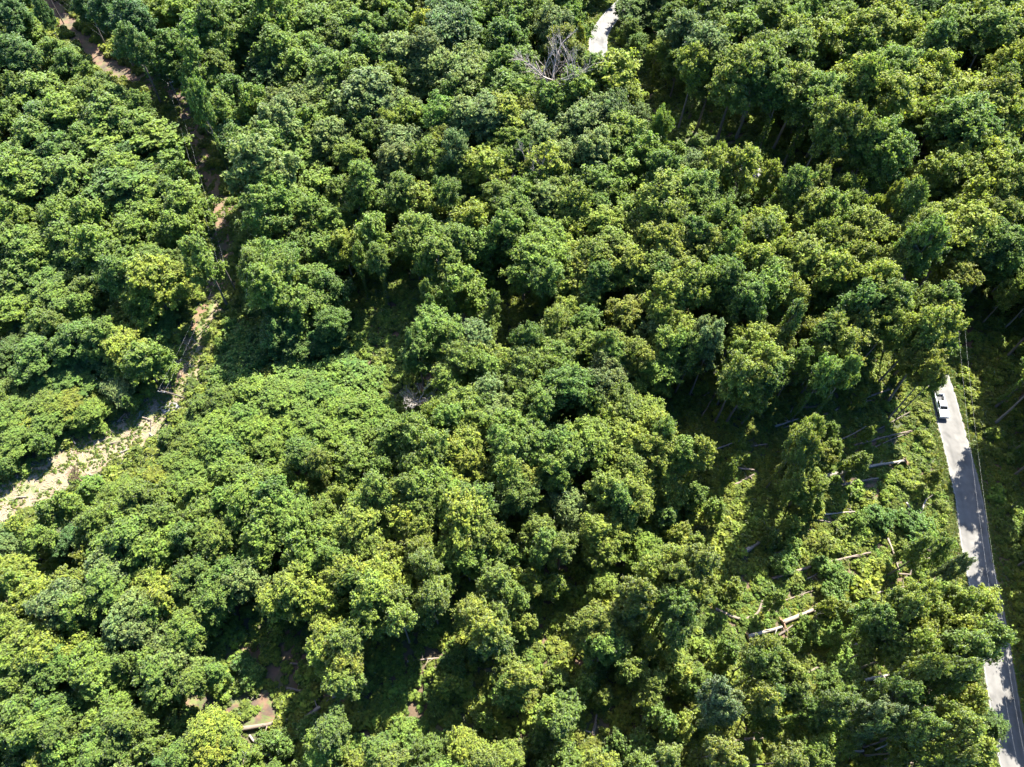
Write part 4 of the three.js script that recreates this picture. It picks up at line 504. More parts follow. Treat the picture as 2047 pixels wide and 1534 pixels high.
const LOGS = [
  [0.28, [73.2, -78.6], [82.6, -81.9]],
  [0.2, [73.4, -78.0], [77.8, -79.1]],
  [0.25, [56.0, -73.0], [61.1, -74.6]],
  [0.2, [57.7, -72.6], [61.1, -73.6]],
  [0.22, [66.8, -75.6], [70.0, -76.8]],
  [0.24, [71.7, -68.5], [77.6, -70.2], [84.8, -72.0]],
  [0.42, [63.7, -61.4], [73.1, -63.6], [81.5, -65.0]],
  [0.38, [65.0, -59.2], [75.0, -61.1]],
  [0.2, [50.9, -68.5], [53.6, -68.7]],
  [0.26, [44.8, -59.3], [49.7, -61.9]],
  [0.24, [79.7, -56.1], [80.6, -53.7]],
  [0.2, [43.1, -90.4], [47.2, -86.9]],
  [0.26, [46.3, -63.5], [49.9, -62.7]],
  [0.3, [110.1, -82.0], [113.2, -84.2]],
  [0.24, [81.8, -53.7], [84.2, -57.3]],
  [0.2, [73.0, -52.0], [77.3, -52.6]],
  [0.22, [74.1, -48.7], [74.4, -45.5], [74.6, -42.3]],
  [0.3, [49.5, -40.4], [59.6, -43.3], [69.8, -45.7]],
  [0.55, [44.4, -45.2], [50.3, -48.8]],
  [0.24, [51.0, -45.1], [52.9, -46.1]],
  [0.26, [35.0, -39.6], [38.8, -39.2]],
  [0.3, [37.8, -34.5], [42.5, -32.7], [45.6, -34.0], [46.8, -36.2]],
  [0.4, [43.0, -29.6], [49.7, -31.4]],
  [0.22, [48.9, -30.0], [51.9, -31.8]],
  [0.45, [50.0, -32.2], [54.4, -33.9], [57.5, -35.3]],
  [0.2, [74.4, -41.6], [76.6, -41.4]],
  [0.2, [76.9, -41.9], [77.7, -43.7], [81.1, -44.6]],
  [0.24, [71.6, -36.9], [74.2, -38.3]],
  [0.28, [60.6, -28.1], [71.9, -30.0]],
  [0.24, [53.2, -23.7], [56.3, -25.1]],
  [0.34, [62.8, -22.4], [70.3, -23.6]],
  [0.28, [72.3, -19.8], [76.5, -20.7]],
  [0.32, [56.8, -16.6], [61.6, -17.8]],
  [0.34, [37.7, -12.5], [44.4, -13.1]],
  [0.3, [54.3, -10.7], [59.9, -11.0]],
  [0.34, [63.0, -9.6], [70.7, -10.4]],
  [0.3, [61.9, -8.6], [69.9, -9.5]],
  [0.24, [69.4, -15.9], [72.6, -18.7]],
  [0.2, [66.8, -38.9], [69.1, -37.4]],
  [0.34, [19.7, -43.9], [27.3, -45.5]],
  [0.24, [27.1, -46.8], [31.1, -47.1]],
  [0.34, [13.8, -13.3], [14.6, -16.5]],
  [0.2, [12.3, -13.9], [13.9, -13.7]],
  [0.24, [21.2, -15.4], [25.3, -14.9]],
  [0.2, [-18.9, -25.5], [-13.2, -26.0]],
  [0.42, [-47.7, -14.4], [-42.8, -15.0], [-38.6, -16.0]],
  [0.45, [-37.8, -14.8], [-30.9, -19.8]],
  [0.28, [-40.0, -21.0], [-33.7, -19.9]],
  [0.22, [-49.3, -21.0], [-44.5, -19.9]],
  [0.22, [-40.2, -25.2], [-35.3, -24.9]],
  [0.18, [-45.4, -13.5], [-42.4, -11.0], [-38.5, -9.9]],
  [0.28, [-94.2, -45.6], [-91.0, -44.2]],
  [0.26, [-79.5, -12.4], [-78.1, -10.7]],
  [0.32, [-66.7, -11.9], [-63.0, -10.9]],
  [0.22, [-87.7, -20.8], [-83.9, -19.0]],
  [0.26, [-88.7, -15.8], [-86.2, -14.8]],
  [0.2, [-72.6, -27.2], [-71.2, -26.5]],
  [0.24, [-66.1, -13.4], [-64.5, -11.3]],
  [0.2, [-94.6, -71.6], [-92.2, -69.2]],
  [0.24, [-84.9, -74.5], [-83.5, -76.4]],
  [0.18, [-79.8, -75.6], [-77.4, -74.9]],
  [0.15, [-85.1, -69.4], [-83.0, -69.8]],
  [0.14, [-82.3, -67.3], [-79.3, -68.5]],
  [0.16, [-87.4, -62.3], [-84.3, -61.7]],
  [0.14, [-98.8, -57.4], [-101.7, -57.0]],
  [0.14, [-77.7, -75.0], [-77.0, -72.7]],
  [0.14, [-77.2, -71.7], [-75.3, -70.0]],
  [0.13, [59.4, -68.8], [62.4, -69.6], [65.5, -70.7]],
  [0.15, [65.9, -12.7], [70.3, -12.0], [74.6, -10.9]],
  [0.2, [71.7, -19.4], [75.2, -20.9], [78.6, -22.8]],
  [0.2, [62.5, -53.4], [66.1, -53.8], [69.6, -54.1]],
  [0.16, [57.2, -67.6], [63.7, -67.4], [69.5, -67.8]],
  [0.15, [71.7, -81.2], [74.5, -81.1], [76.8, -80.4]],
  [0.16, [60.4, -77.5], [63.9, -77.4], [67.9, -77.7]],
  [0.15, [42.7, -67.9], [46.3, -69.1], [49.4, -70.0]],
  [0.18, [73.4, -13.9], [76.5, -14.1], [79.4, -14.1]],
  [0.13, [44.6, -73.1], [47.0, -75.1], [49.9, -76.7]],
  [0.18, [66.9, -25.4], [72.2, -27.0], [78.0, -27.9]],
  [0.13, [53.8, -39.5], [56.2, -40.3], [58.7, -41.7]],
  [0.19, [59.2, -52.5], [63.2, -51.8], [67.0, -50.8]],
  [0.17, [61.3, -60.3], [66.3, -59.8], [71.5, -59.9]],
  [0.14, [74.6, -67.4], [80.1, -70.0], [85.1, -71.9]],
  [0.16, [61.0, -10.8], [64.4, -12.1], [67.2, -14.1]],
  [0.14, [59.6, -34.0], [64.5, -32.3], [69.0, -30.9]],
  [0.2, [56.6, -33.3], [61.6, -32.5], [67.0, -31.9]],
  [0.13, [48.2, -35.4], [53.4, -37.1], [58.0, -38.6]],
  [0.11, [59.2, -75.5], [61.9, -79.0], [64.9, -82.7]],
  [0.18, [75.9, -71.3], [81.0, -74.0], [85.8, -76.6]],
  [0.18, [65.5, -36.9], [70.6, -38.3], [75.3, -39.2]],
  [0.15, [41.0, -76.0], [43.0, -79.0], [45.2, -82.2]],
  [0.15, [62.1, -74.2], [65.4, -74.6], [68.1, -75.4]],
  [0.16, [60.1, -11.5], [63.5, -12.5], [66.2, -13.4]],
  [0.14, [51.5, -49.0], [54.0, -49.7], [56.5, -50.1]],
  [0.15, [75.2, -40.7], [78.9, -43.1], [83.0, -45.7]],
  [0.13, [42.3, -81.3], [45.7, -83.7], [48.7, -85.6]],
  [0.13, [61.1, -31.1], [64.9, -32.3], [69.2, -33.2]],
  [0.17, [66.9, -68.9], [71.3, -70.7], [75.4, -73.0]]];
const logSpot = (x, z) => { let b = 1e9; for (const l of LOGS) b = Math.min(b, pathDistance(l.slice(1), x, z)); return b; };
function side(pts, x, z) {          // which side of a path a point lies on
  let best = 1e9, s = 0;
  for (let i = 0; i + 1 < pts.length; i++) { const [ax, az] = pts[i], [bx, bz] = pts[i + 1], d = Math.hypot(x - (ax + bx) / 2, z - (az + bz) / 2); if (d < best) { best = d; s = Math.sign((bx - ax) * (z - az) - (bz - az) * (x - ax)); } }
  return s;
}
const westSide = side(TRACKF, -150, -120), eastSide = side(ROADF, 130, -70);
const MARKS = [[92.7, -77.8, 'near the white pickup truck', 15], [-71.5, -80.4, 'near the leaning utility pole', 11], [10.5, -166.6, 'near the large bare dead tree', 17], [2, -134.1, 'near the leafless dark grey dead tree', 13], [-21.8, -79.5, 'near the bleached dead tree', 15], [-46, -20, 'around the red clay opening', 15], [-68.7, -19.8, 'beside the small clay opening', 8], [27, -205, 'by the sunlit far bend of road', 16], [92, -97, 'where the road slips under overhanging crowns', 11]];
function place(x, z) {
  let near = null, best = 1; for (const [mx, mz, words, reach] of MARKS) { const d = Math.hypot(x - mx, z - mz) / reach; if (d < best) { best = d; near = words; } }
  if (near) return near;
  const dr = pathDistance(ROADF, x, z), dt = pathDistance(TRACKF, x, z);
  if (side(ROADF, x, z) === eastSide && dr < 90 && x > 20) return dr < 12 ? 'across the asphalt road from fallen logs' : 'in the wood beyond the asphalt road';
  if (dr < 13) return 'lining the asphalt road';
  if (side(TRACKF, x, z) === westSide && dt < 120 && x < -40) return dt < 13 ? 'at the outer edge of the dirt track' : 'in the wood beyond the dirt track';
  if (dt < 13) return 'at the inner edge of the dirt track';
  if (logSpot(x, z) < 5) return 'standing among fallen logs';
  if (Math.hypot((x + 42) / 1, (z + 108) / 1.5) < 28) return 'around the shaded ravine';
  return 'between dirt track and asphalt road';
}
function neighbours(i, X, Z) { let sum = 0, n = 0; for (let j = 0; j * 6 < TREES.length; j++) if (j !== i && Math.hypot(TREES[j * 6] - X, TREES[j * 6 + 1] - Z) < 90) { sum += TREES[j * 6 + 2] / 10; n++; } return n ? sum / n : 0; }
const pick = rng(4242), rest = new Map(), trunksSeen = [];
for (let i = 0; i * 6 < TREES.length; i++) {
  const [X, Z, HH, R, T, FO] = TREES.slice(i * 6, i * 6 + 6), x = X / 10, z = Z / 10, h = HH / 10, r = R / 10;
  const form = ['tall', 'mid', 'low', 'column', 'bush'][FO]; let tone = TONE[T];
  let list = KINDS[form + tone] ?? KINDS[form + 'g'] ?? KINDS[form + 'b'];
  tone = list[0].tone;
  const which = Math.floor(pick() * list.length), kind = list[which], turn = pick() * 6.283, tint = [0, 0, 1, 1, 2][Math.floor(pick() * 5)], jy = 0.96 + 0.08 * pick();
  const m = new THREE.Matrix4().compose(V(x, H(x, z) - 0.05, z), new THREE.Quaternion().setFromEuler(new THREE.Euler((pick() - 0.5) * 0.07, turn, (pick() - 0.5) * 0.07)), V(r / kind.f.r * (0.88 + 0.28 * pick()), h / kind.f.h * jy, r / kind.f.r * (0.88 + 0.28 * pick())));
  if (i < N_THINGS) {
    const where = place(x, z); let other = '', best = 1e9;
    for (let j = 0; j < N_THINGS; j++) if (j !== i) { const d = Math.hypot(TREES[j * 6] - X, TREES[j * 6 + 1] - Z); if (d < best) { best = d; other = 'gydspbg'[TREES[j * 6 + 4]]; } }
    const size = form === 'bush' ? (r > 3.2 ? 'wide' : r < 2.4 ? 'small' : 'rounded') : r > 4.6 ? 'large' : r < 3.6 ? 'small' : 'medium', beside = other && other !== tone && form !== 'bush' ? ' by a ' + toneWord[other].replace('cream-leaved', 'cream') + ' one' : '';
    let label = size + ' ' + toneWord[tone] + ' ' + formWord[form] + beside + ' ' + where;
    if (!beside) { const tops = neighbours(i, X, Z); if (tops && tops < h * 0.86) label = label.replace(formWord[form], formWord[form] + ' overtopping its neighbours'); else if (tops > h * 1.18) label = label.replace(formWord[form], formWord[form] + ' below taller neighbours'); }
    if (label.split(' ').length > 16) label = size + ' ' + toneWord[tone] + ' ' + formWord[form] + ' ' + where;
    const g = thing(formName[form], label, formCategory[form], label.replace(formWord[form], formWord[form] + 's'));
    m.decompose(g.position, g.quaternion, g.scale);
    part(form === 'bush' ? 'stem' : 'trunk', kind.trunk, M.bark, g); part(form === 'bush' ? 'foliage' : 'crown', kind.crown, LEAF[tint], g);
  } else { if (!rest.has(kind)) rest.set(kind, []); rest.get(kind).push([m, 0.8 + 0.4 * pick(), pick()]); }
}
{
  const forest = thing('forest', 'unbroken mass of smaller green treetops filling in the wood', 'forest'); forest.userData.kind = 'stuff';
  for (const [kind, all] of rest) for (const [name, geometry, material] of [['trunks', kind.trunk, M.bark], ['crowns', kind.crown, LEAF[0]]]) {
    const im = new THREE.InstancedMesh(geometry, material, all.length); im.name = name; im.castShadow = im.receiveShadow = true; im.userData.kind = 'stuff';
    all.forEach(([m, b, w], k) => { im.setMatrixAt(k, m); if (name === 'crowns') im.setColorAt(k, new THREE.Color().setRGB(b * (0.92 + 0.2 * w), b, b * (1.05 - 0.2 * w))); });
    forest.add(im);
  }
}

// ---------------------------------------------------------------- undergrowth, grass, mulch
function shrubGeometry(seed, leavesN, base) {
  const r = rng(seed), L = new Leaves(r);
  for (let k = 0; k < 7; k++) { const q = r() * 6.283, e = Math.sqrt(r()) * 0.85, s = 0.35 + 0.3 * r(); L.clump(Math.cos(q) * e, 0.25 + 0.75 * r() * (1 - e * 0.5), Math.sin(q) * e, s, s * 0.8, Math.round(leavesN / 7), 0.34, base, 0.6); }
  return L.build();
}
const openPatch = (x, z, grow) => PATCH.some(([px, pz, a, b, turn]) => { const c = Math.cos(turn), s = Math.sin(turn), dx = x - px, dz = z - pz, u = (dx * c + dz * s) / (a + grow), v = (-dx * s + dz * c) / (b + grow); return u * u + v * v < 0.85; });
{
  const shrubs = [1, 2, 3, 4].map((k) => shrubGeometry(900 + k, 520, [0.112, 0.16, 0.018])), spots = [[], [], [], []], r = rng(77);
  for (let z = 14; z > -300; z -= 1.55) {
    const wide = Math.min(205, 96 + Math.max(0, -z) * 0.42);
    for (let x = -wide; x < wide; x += 1.55) {
      const px = x + (r() - 0.5) * 1.6, pz = z + (r() - 0.5) * 1.6, k = Math.floor(r() * 4), s = 0.7 + 1.25 * r() ** 3, e = r(), b = r(), f = fbm(px * 0.06, pz * 0.06), dr = pathDistance(ROADF, px, pz), dt = pathDistance(TRACKF, px, pz);
      if (dr < 3.7 + s * 0.9 || (openPatch(px, pz, 0.2) && e > 0.3)) continue;
      const inStrip = px < -73 && pz > -84 ? 5.4 : 2.9;
      if (dt < inStrip && !(dt > inStrip * 0.72 && e < 0.3)) continue;
      const small = logSpot(px, pz) < 0.2 + s * 0.75 && e > 0.15 ? 0.42 / s : 1;
      if (dr < 14) { if (e < 0.25) continue; }
      spots[k].push([px, pz, small * s * (0.8 + 0.5 * f), r() * 6.283, 0.72 + 0.55 * b, f + (r() - 0.5) * 0.3]);
    }
  }
  for (let k = 0; k < 16000; k++) {
    const z = -92 + 100 * r(), x = 34 + 82 * r(), e = r();
    if (pathDistance(ROADF, x, z) < 3.9 || (openPatch(x, z, 0) && e > 0.15)) continue;
    spots[k % 4].push([x, z, 0.28 + 0.3 * r(), r() * 6.283, 0.8 + 0.5 * r(), r()]);
  }
  const cover = thing('undergrowth', 'tangled green vines and seedlings covering the forest floor', 'undergrowth'); cover.userData.kind = 'stuff';
  shrubs.forEach((g, k) => {
    const im = new THREE.InstancedMesh(g, LEAF[0], spots[k].length); im.name = 'vine_leaves'; im.userData.kind = 'stuff'; im.castShadow = im.receiveShadow = true;
    spots[k].forEach(([x, z, s, q, b, w], i) => { im.setMatrixAt(i, new THREE.Matrix4().compose(V(x, H(x, z) - 0.1, z), new THREE.Quaternion().setFromAxisAngle(V(0, 1, 0), q), V(s, s * (0.7 + 0.6 * b - 0.4), s))); im.setColorAt(i, new THREE.Color().setRGB(b * (0.8 + 0.5 * w), b, b * (1.1 - 0.4 * w))); });
    cover.add(im);
  });
  // grass along the road and on the cleared strip
  const blade = (() => { const q = rng(5), L = new Leaves(q); for (let k = 0; k < 26; k++) { const a = q() * 6.283, e = q() * 0.35; L.leaf(Math.cos(a) * e, 0.12 + 0.1 * q(), Math.sin(a) * e, Math.cos(a) * 0.8, 0.55, Math.sin(a) * 0.8, 0.3, [0.15 * (0.7 + 0.6 * q()), 0.19 * (0.7 + 0.6 * q()), 0.03]); } return L.build(); })();
  const tufts = [], rg = rng(31);
  for (let k = 0; k < 9000; k++) {
    const t = rg(), p = roadCurve.getPointAt(t), d = roadCurve.getTangentAt(t), s = (rg() < 0.5 ? -1 : 1) * (3.05 + 2.9 * rg() * rg()), x = p.x - d.z * s, z = p.z + d.x * s;
    if (pathDistance(ROADF, x, z) > 3) tufts.push([x, z, 0.7 + 0.7 * rg(), rg()]);
  }
  for (let k = 0; k < 9000; k++) {
    const t = 0.3 + 0.7 * rg(), p = trackCurve.getPointAt(t), d = trackCurve.getTangentAt(t), s = (rg() * 2 - 1) * (t > 0.7 ? 6.6 : 3.6), x = p.x - d.z * s, z = p.z + d.x * s;
    if (fbm(x * 0.5 + 20, z * 0.5) > (Math.abs(s) > 2.4 && t < 0.7 ? 0.3 : 0.47)) tufts.push([x, z, 0.5 + 0.7 * rg(), rg()]);
  }
  const grass = new THREE.InstancedMesh(blade, LEAF[0], tufts.length); grass.name = 'grass'; grass.castShadow = grass.receiveShadow = true;
  tufts.forEach(([x, z, s, q], i) => { grass.setMatrixAt(i, new THREE.Matrix4().compose(V(x, H(x, z) + 0.02, z), new THREE.Quaternion().setFromAxisAngle(V(0, 1, 0), q * 6.283), V(s, s, s))); grass.setColorAt(i, new THREE.Color().setRGB(0.75 + 0.5 * q, 0.85 + 0.25 * q, 0.9)); });
  tag(grass, 'rough yellow-green grass on the road verges and cleared strip', 'grass', null, 'stuff'); scene.add(grass);
  // splintered wood on the cleared strip
  const stick = limb([V(-0.5, 0, 0), V(0.05, 0.02, 0.03), V(0.5, 0, 0)], [0.035, 0.045, 0.02], 5, [0.2, 0.155, 0.105], rng(3)), sticks = [];
  for (let k = 0; k < 1500; k++) {
    const t = 0.74 + 0.26 * rg(), p = trackCurve.getPointAt(t), d = trackCurve.getTangentAt(t), s = (rg() * 2 - 1) * 5.2, x = p.x - d.z * s, z = p.z + d.x * s;
    sticks.push([x, z, rg() * 3.14, 0.5 + 1.6 * rg() * rg()]);
  }
  const mulch = new THREE.InstancedMesh(stick, M.bark, sticks.length); mulch.name = 'wood_debris'; mulch.castShadow = mulch.receiveShadow = true;
  sticks.forEach(([x, z, q, s], i) => mulch.setMatrixAt(i, new THREE.Matrix4().compose(V(x, H(x, z) + 0.09, z), new THREE.Quaternion().setFromEuler(new THREE.Euler(0, q, 0.08)), V(s, 1 + 0.4 * s, 1 + 0.4 * s))));
  tag(mulch, 'splintered branches and wood chips strewn over the cleared strip', 'wood debris', null, 'stuff'); scene.add(mulch);
}

// ---------------------------------------------------------------- fallen trunks and dead trees
const WOOD = [[0.16, 0.125, 0.095], [0.115, 0.088, 0.066], [0.175, 0.152, 0.125], [0.085, 0.068, 0.052]];
LOGS.forEach((l, n) => {
  const r = rng(500 + n), [rad, ...pts] = l, base = pts[0], tone = WOOD[n % 4], len = pts.slice(1).reduce((s, p, i) => s + Math.hypot(p[0] - pts[i][0], p[1] - pts[i][1]), 0), big = rad > 0.36;
  const look = ['pale tan', 'brown', 'bleached grey', 'dark brown'][n % 4], size = big ? 'thick' : len > 7 ? 'long' : len < 3.2 ? 'short' : 'slim';
  const [x0, z0] = base, where = pathDistance(TRACKF, x0, z0) < 9 ? 'on the cleared strip by the power line' : x0 < 0 ? 'by the bare clay opening and low trees' : pathDistance(ROADF, x0, z0) < 16 ? 'in the undergrowth close to the asphalt road' : 'in the sunlit undergrowth of the felled wood';
  const g = thing('fallen_log', size + ' ' + look + ' fallen log lying ' + where, 'log', size + ' ' + look + ' logs lying ' + where);
  g.position.set(x0, H(x0, z0), z0);
  const c = new THREE.CatmullRomCurve3(pts.map(([x, z], k) => V(x - x0, H(x, z) - H(x0, z0) + rad * 0.9 + 0.12 + (k ? 0.4 * r() : 0), z - z0))), N = Math.max(5, Math.round(len)), P = [], R = [];
  for (let k = 0; k <= N; k++) { const t = k / N, p = c.getPoint(t); p.x += (r() - 0.5) * 0.1; p.z += (r() - 0.5) * 0.1; P.push(p); R.push(rad * (1 - 0.45 * t)); }
  part('trunk', limb(P, R, 9, tone, r), M.bark, g);
  for (let k = 0; k < (len > 4 ? 3 : 1); k++) {
    const o = P[Math.min(N, Math.floor(N * (0.55 + 0.45 * r())))], q = r() * 6.283, e = o.clone().add(V(Math.cos(q) * (0.8 + r()), 0.25 + 0.5 * r(), Math.sin(q) * (0.8 + r())));
    part('branch_stub', limb([o, o.clone().lerp(e, 0.5).add(V(0, 0.1, 0)), e], [rad * 0.34, rad * 0.22, rad * 0.08], 6, tone, r), M.bark, g);
  }
  if (big && n % 2 === 0) {       // torn-up roots
    const e = n === 6 ? P[N] : P[0], w = [];
    for (let k = 0; k < 11; k++) { const q = k / 11 * 6.283, s = 0.5 + 0.7 * r(), d = V((P[1].z - P[0].z), 0, -(P[1].x - P[0].x)).normalize(); w.push(limb([e.clone(), e.clone().addScaledVector(d, Math.cos(q) * s * 0.6).add(V(0, Math.sin(q) * s * 0.5 + 0.1, 0)), e.clone().addScaledVector(d, Math.cos(q) * s * 1.4).add(V((r() - 0.5) * 0.4, Math.max(-0.2, Math.sin(q) * s), (r() - 0.5) * 0.4))], [0.14, 0.09, 0.02], 5, [0.25, 0.15, 0.09], r)); }
    part('root_plate', mergeGeometries(w), M.bark, g);
  }
});
function deadTree(name, label, x, z, h, spread, seed, tone, lean = [0, 0], y = 0) {
  const r = rng(seed), g = thing(name, label, 'dead tree'); g.position.set(x, H(x, z) + y, z);
  const trunk = []; for (let k = 0; k <= 6; k++) { const t = k / 6; trunk.push(V(lean[0] * t + (r() - 0.5) * 0.3 * t, h * 0.62 * t - (k || y ? 0 : 0.3), lean[1] * t + (r() - 0.5) * 0.3 * t)); }
  part('trunk', limb(trunk, trunk.map((_, k) => (0.024 * h * (1 - k * 0.1))* (k ? 1 : 1.2)), 8, tone, r), M.bark, g);
  const grow = (o, d, len, rad, depth, out) => {
    const pts = [o]; let p = o, v = d.clone();
    for (let k = 0; k < 3; k++) { v = v.clone().add(V((r() - 0.5) * 0.5, (r() - 0.35) * 0.4, (r() - 0.5) * 0.5)).normalize(); p = p.clone().addScaledVector(v, len / 3); pts.push(p); }
    out.push(limb(pts, [rad, rad * 0.8, rad * 0.6, rad * 0.35], depth > 1 ? 5 : 4, tone, r));
    if (depth > 0) for (let k = 0; k < 4; k++) grow(pts[1 + Math.floor(r() * 3)], v.clone().add(V((r() - 0.5) * 1.7, (r() - 0.3) * 1.2, (r() - 0.5) * 1.7)).normalize(), len * (0.45 + 0.25 * r()), Math.max(rad * 0.5, 0.02), depth - 1, out);
  };
  for (let k = 0; k < 8; k++) {
    const q = k / 8 * 6.283 + r(), t = 0.55 + 0.45 * r(), o = trunk[Math.min(6, Math.floor(t * 6.9))], out = [];
    grow(o, V(Math.cos(q) * spread, 0.9, Math.sin(q) * spread).normalize(), h * 0.34, 0.012 * h, 3, out);
    part('branch', mergeGeometries(out), M.bark, g);
  }
  return g;
}
deadTree('dead_tree', 'large bare grey-brown dead tree near the bend of the pale road', 10.5, -166.6, 24, 1.0, 71, [0.2, 0.165, 0.14]);
deadTree('dead_tree', 'leafless dark grey dead tree beside a cream-leaved crown', 2, -134.1, 17, 0.9, 72, [0.14, 0.12, 0.11]);
deadTree('dead_tree', 'fallen bleached dead tree sprawling in the shaded ravine', -21.8, -79.5, 9, 1.3, 73, [0.26, 0.235, 0.21], [2.5, 3]);
deadTree('dead_tree', 'broken brown snag standing on the cleared strip', -87, -60, 5, 0.5, 75, [0.13, 0.08, 0.05], [-1.5, -0.8]);

// ---------------------------------------------------------------- power lines
function pole(label, base, top, group) {
  const g = thing('utility_pole', label, 'utility pole', group), b = V(...base), t = V(...top).sub(b), r = rng(60 + Math.round(base[2])); g.position.copy(b);
  const geo = limb([V(0, -0.3, 0), t.clone().multiplyScalar(0.35), t.clone().multiplyScalar(0.7), t.clone()], [0.17, 0.155, 0.14, 0.12], 10, [1, 1, 1], r); part('post', geo, M.pole, g);
  return [g, t];
}
function fit(g, at, dir, span) {       // cross arm with insulators
  const e = dir.clone().setY(0).normalize(), a = part('cross_arm', new RoundedBoxGeometry(span, 0.12, 0.1, 1, 0.015), M.pole, g); a.position.copy(at).add(V(0, -0.35, 0)); a.rotation.y = -Math.atan2(e.z, e.x); a.position.addScaledVector(V(-e.z, 0, e.x), 0.14);
  const ends = [];
  for (const s of [-0.46, 0, 0.46]) { const p = at.clone().addScaledVector(e, s * span).addScaledVector(V(-e.z, 0, e.x), 0.14); p.y = at.y - (s ? 0.2 : 0.2); const i = part('insulator', new THREE.LatheGeometry([[0.0, 0], [0.05, 0.0], [0.035, 0.05], [0.07, 0.07], [0.035, 0.12], [0.06, 0.14], [0.02, 0.2], [0, 0.2]].map(([x, y]) => new THREE.Vector2(x, y)), 8), M.porcelain, g); i.position.copy(p).add(V(0, -0.09, 0)); ends.push(p.clone().add(V(0, 0.11, 0)).add(g.position)); }
  return ends;
}
function wire(a, b, sag, label, group, r = 0.014) {
  const pts = []; for (let k = 0; k <= 16; k++) { const t = k / 16, p = a.clone().lerp(b, t); p.y -= sag * 4 * t * (1 - t); pts.push(p); }
  const w = new THREE.Mesh(new THREE.TubeGeometry(new THREE.CatmullRomCurve3(pts), 40, r, 5), M.wire); w.name = numbered('power_wire'); w.castShadow = w.receiveShadow = true; scene.add(w); tag(w, label, 'wire', group);
}
function line(tops, bases, labels, wireLabel, group, r, strung = [0, 1, 2]) {
  let last = null;
  tops.forEach((t, i) => {
    const [g, rel] = pole(labels[i], bases[i], t, group + ' poles'), before = tops[Math.max(0, i - 1)], after = tops[Math.min(tops.length - 1, i + 1)], d = V(after[0] - before[0], 0, after[2] - before[2]).normalize();
    const ends = fit(g, rel, V(-d.z, 0, d.x), 1.5);
    if (last) ends.forEach((e, k) => strung.includes(k) && wire(last[k], e, 0.9, wireLabel, group + ' wires', r));
    last = ends;
  });
}
line([[98.2, 8.58, -93.6], [84.6, 9.15, -31], [79.6, 9.13, 2]], [[98.2, 0.38, -93.6], [84.6, -0.25, -31], [79.6, -0.47, 2]], ['wooden utility pole beside the asphalt road bend near overhanging trees', 'wooden utility pole on the verge by the sandy road shoulder', 'wooden utility pole on the verge by the sandy road shoulder'], 'thin power wire strung along the asphalt road', 'roadside power line', 0.006, [0, 2]);
line([[-72.36, 9.02, -77.02], [-66.43, 10.75, -110.47], [-92.5, 11.41, -172.5], [-140, 11.46, -214.9]], [[-71.5, 0.0, -80.4], [-66.43, -0.25, -110.47], [-92.5, 0.41, -172.5], [-140, 0.46, -214.9]], ['leaning grey utility pole on the cleared strip by pale gravel', 'wooden utility pole where the dirt track enters the wood', 'wooden utility pole on the shaded red clay track', 'wooden utility pole on the shaded red clay track'], 'bright power wire strung over the dirt track', 'dirt track power line', 0.005, [0, 2]);

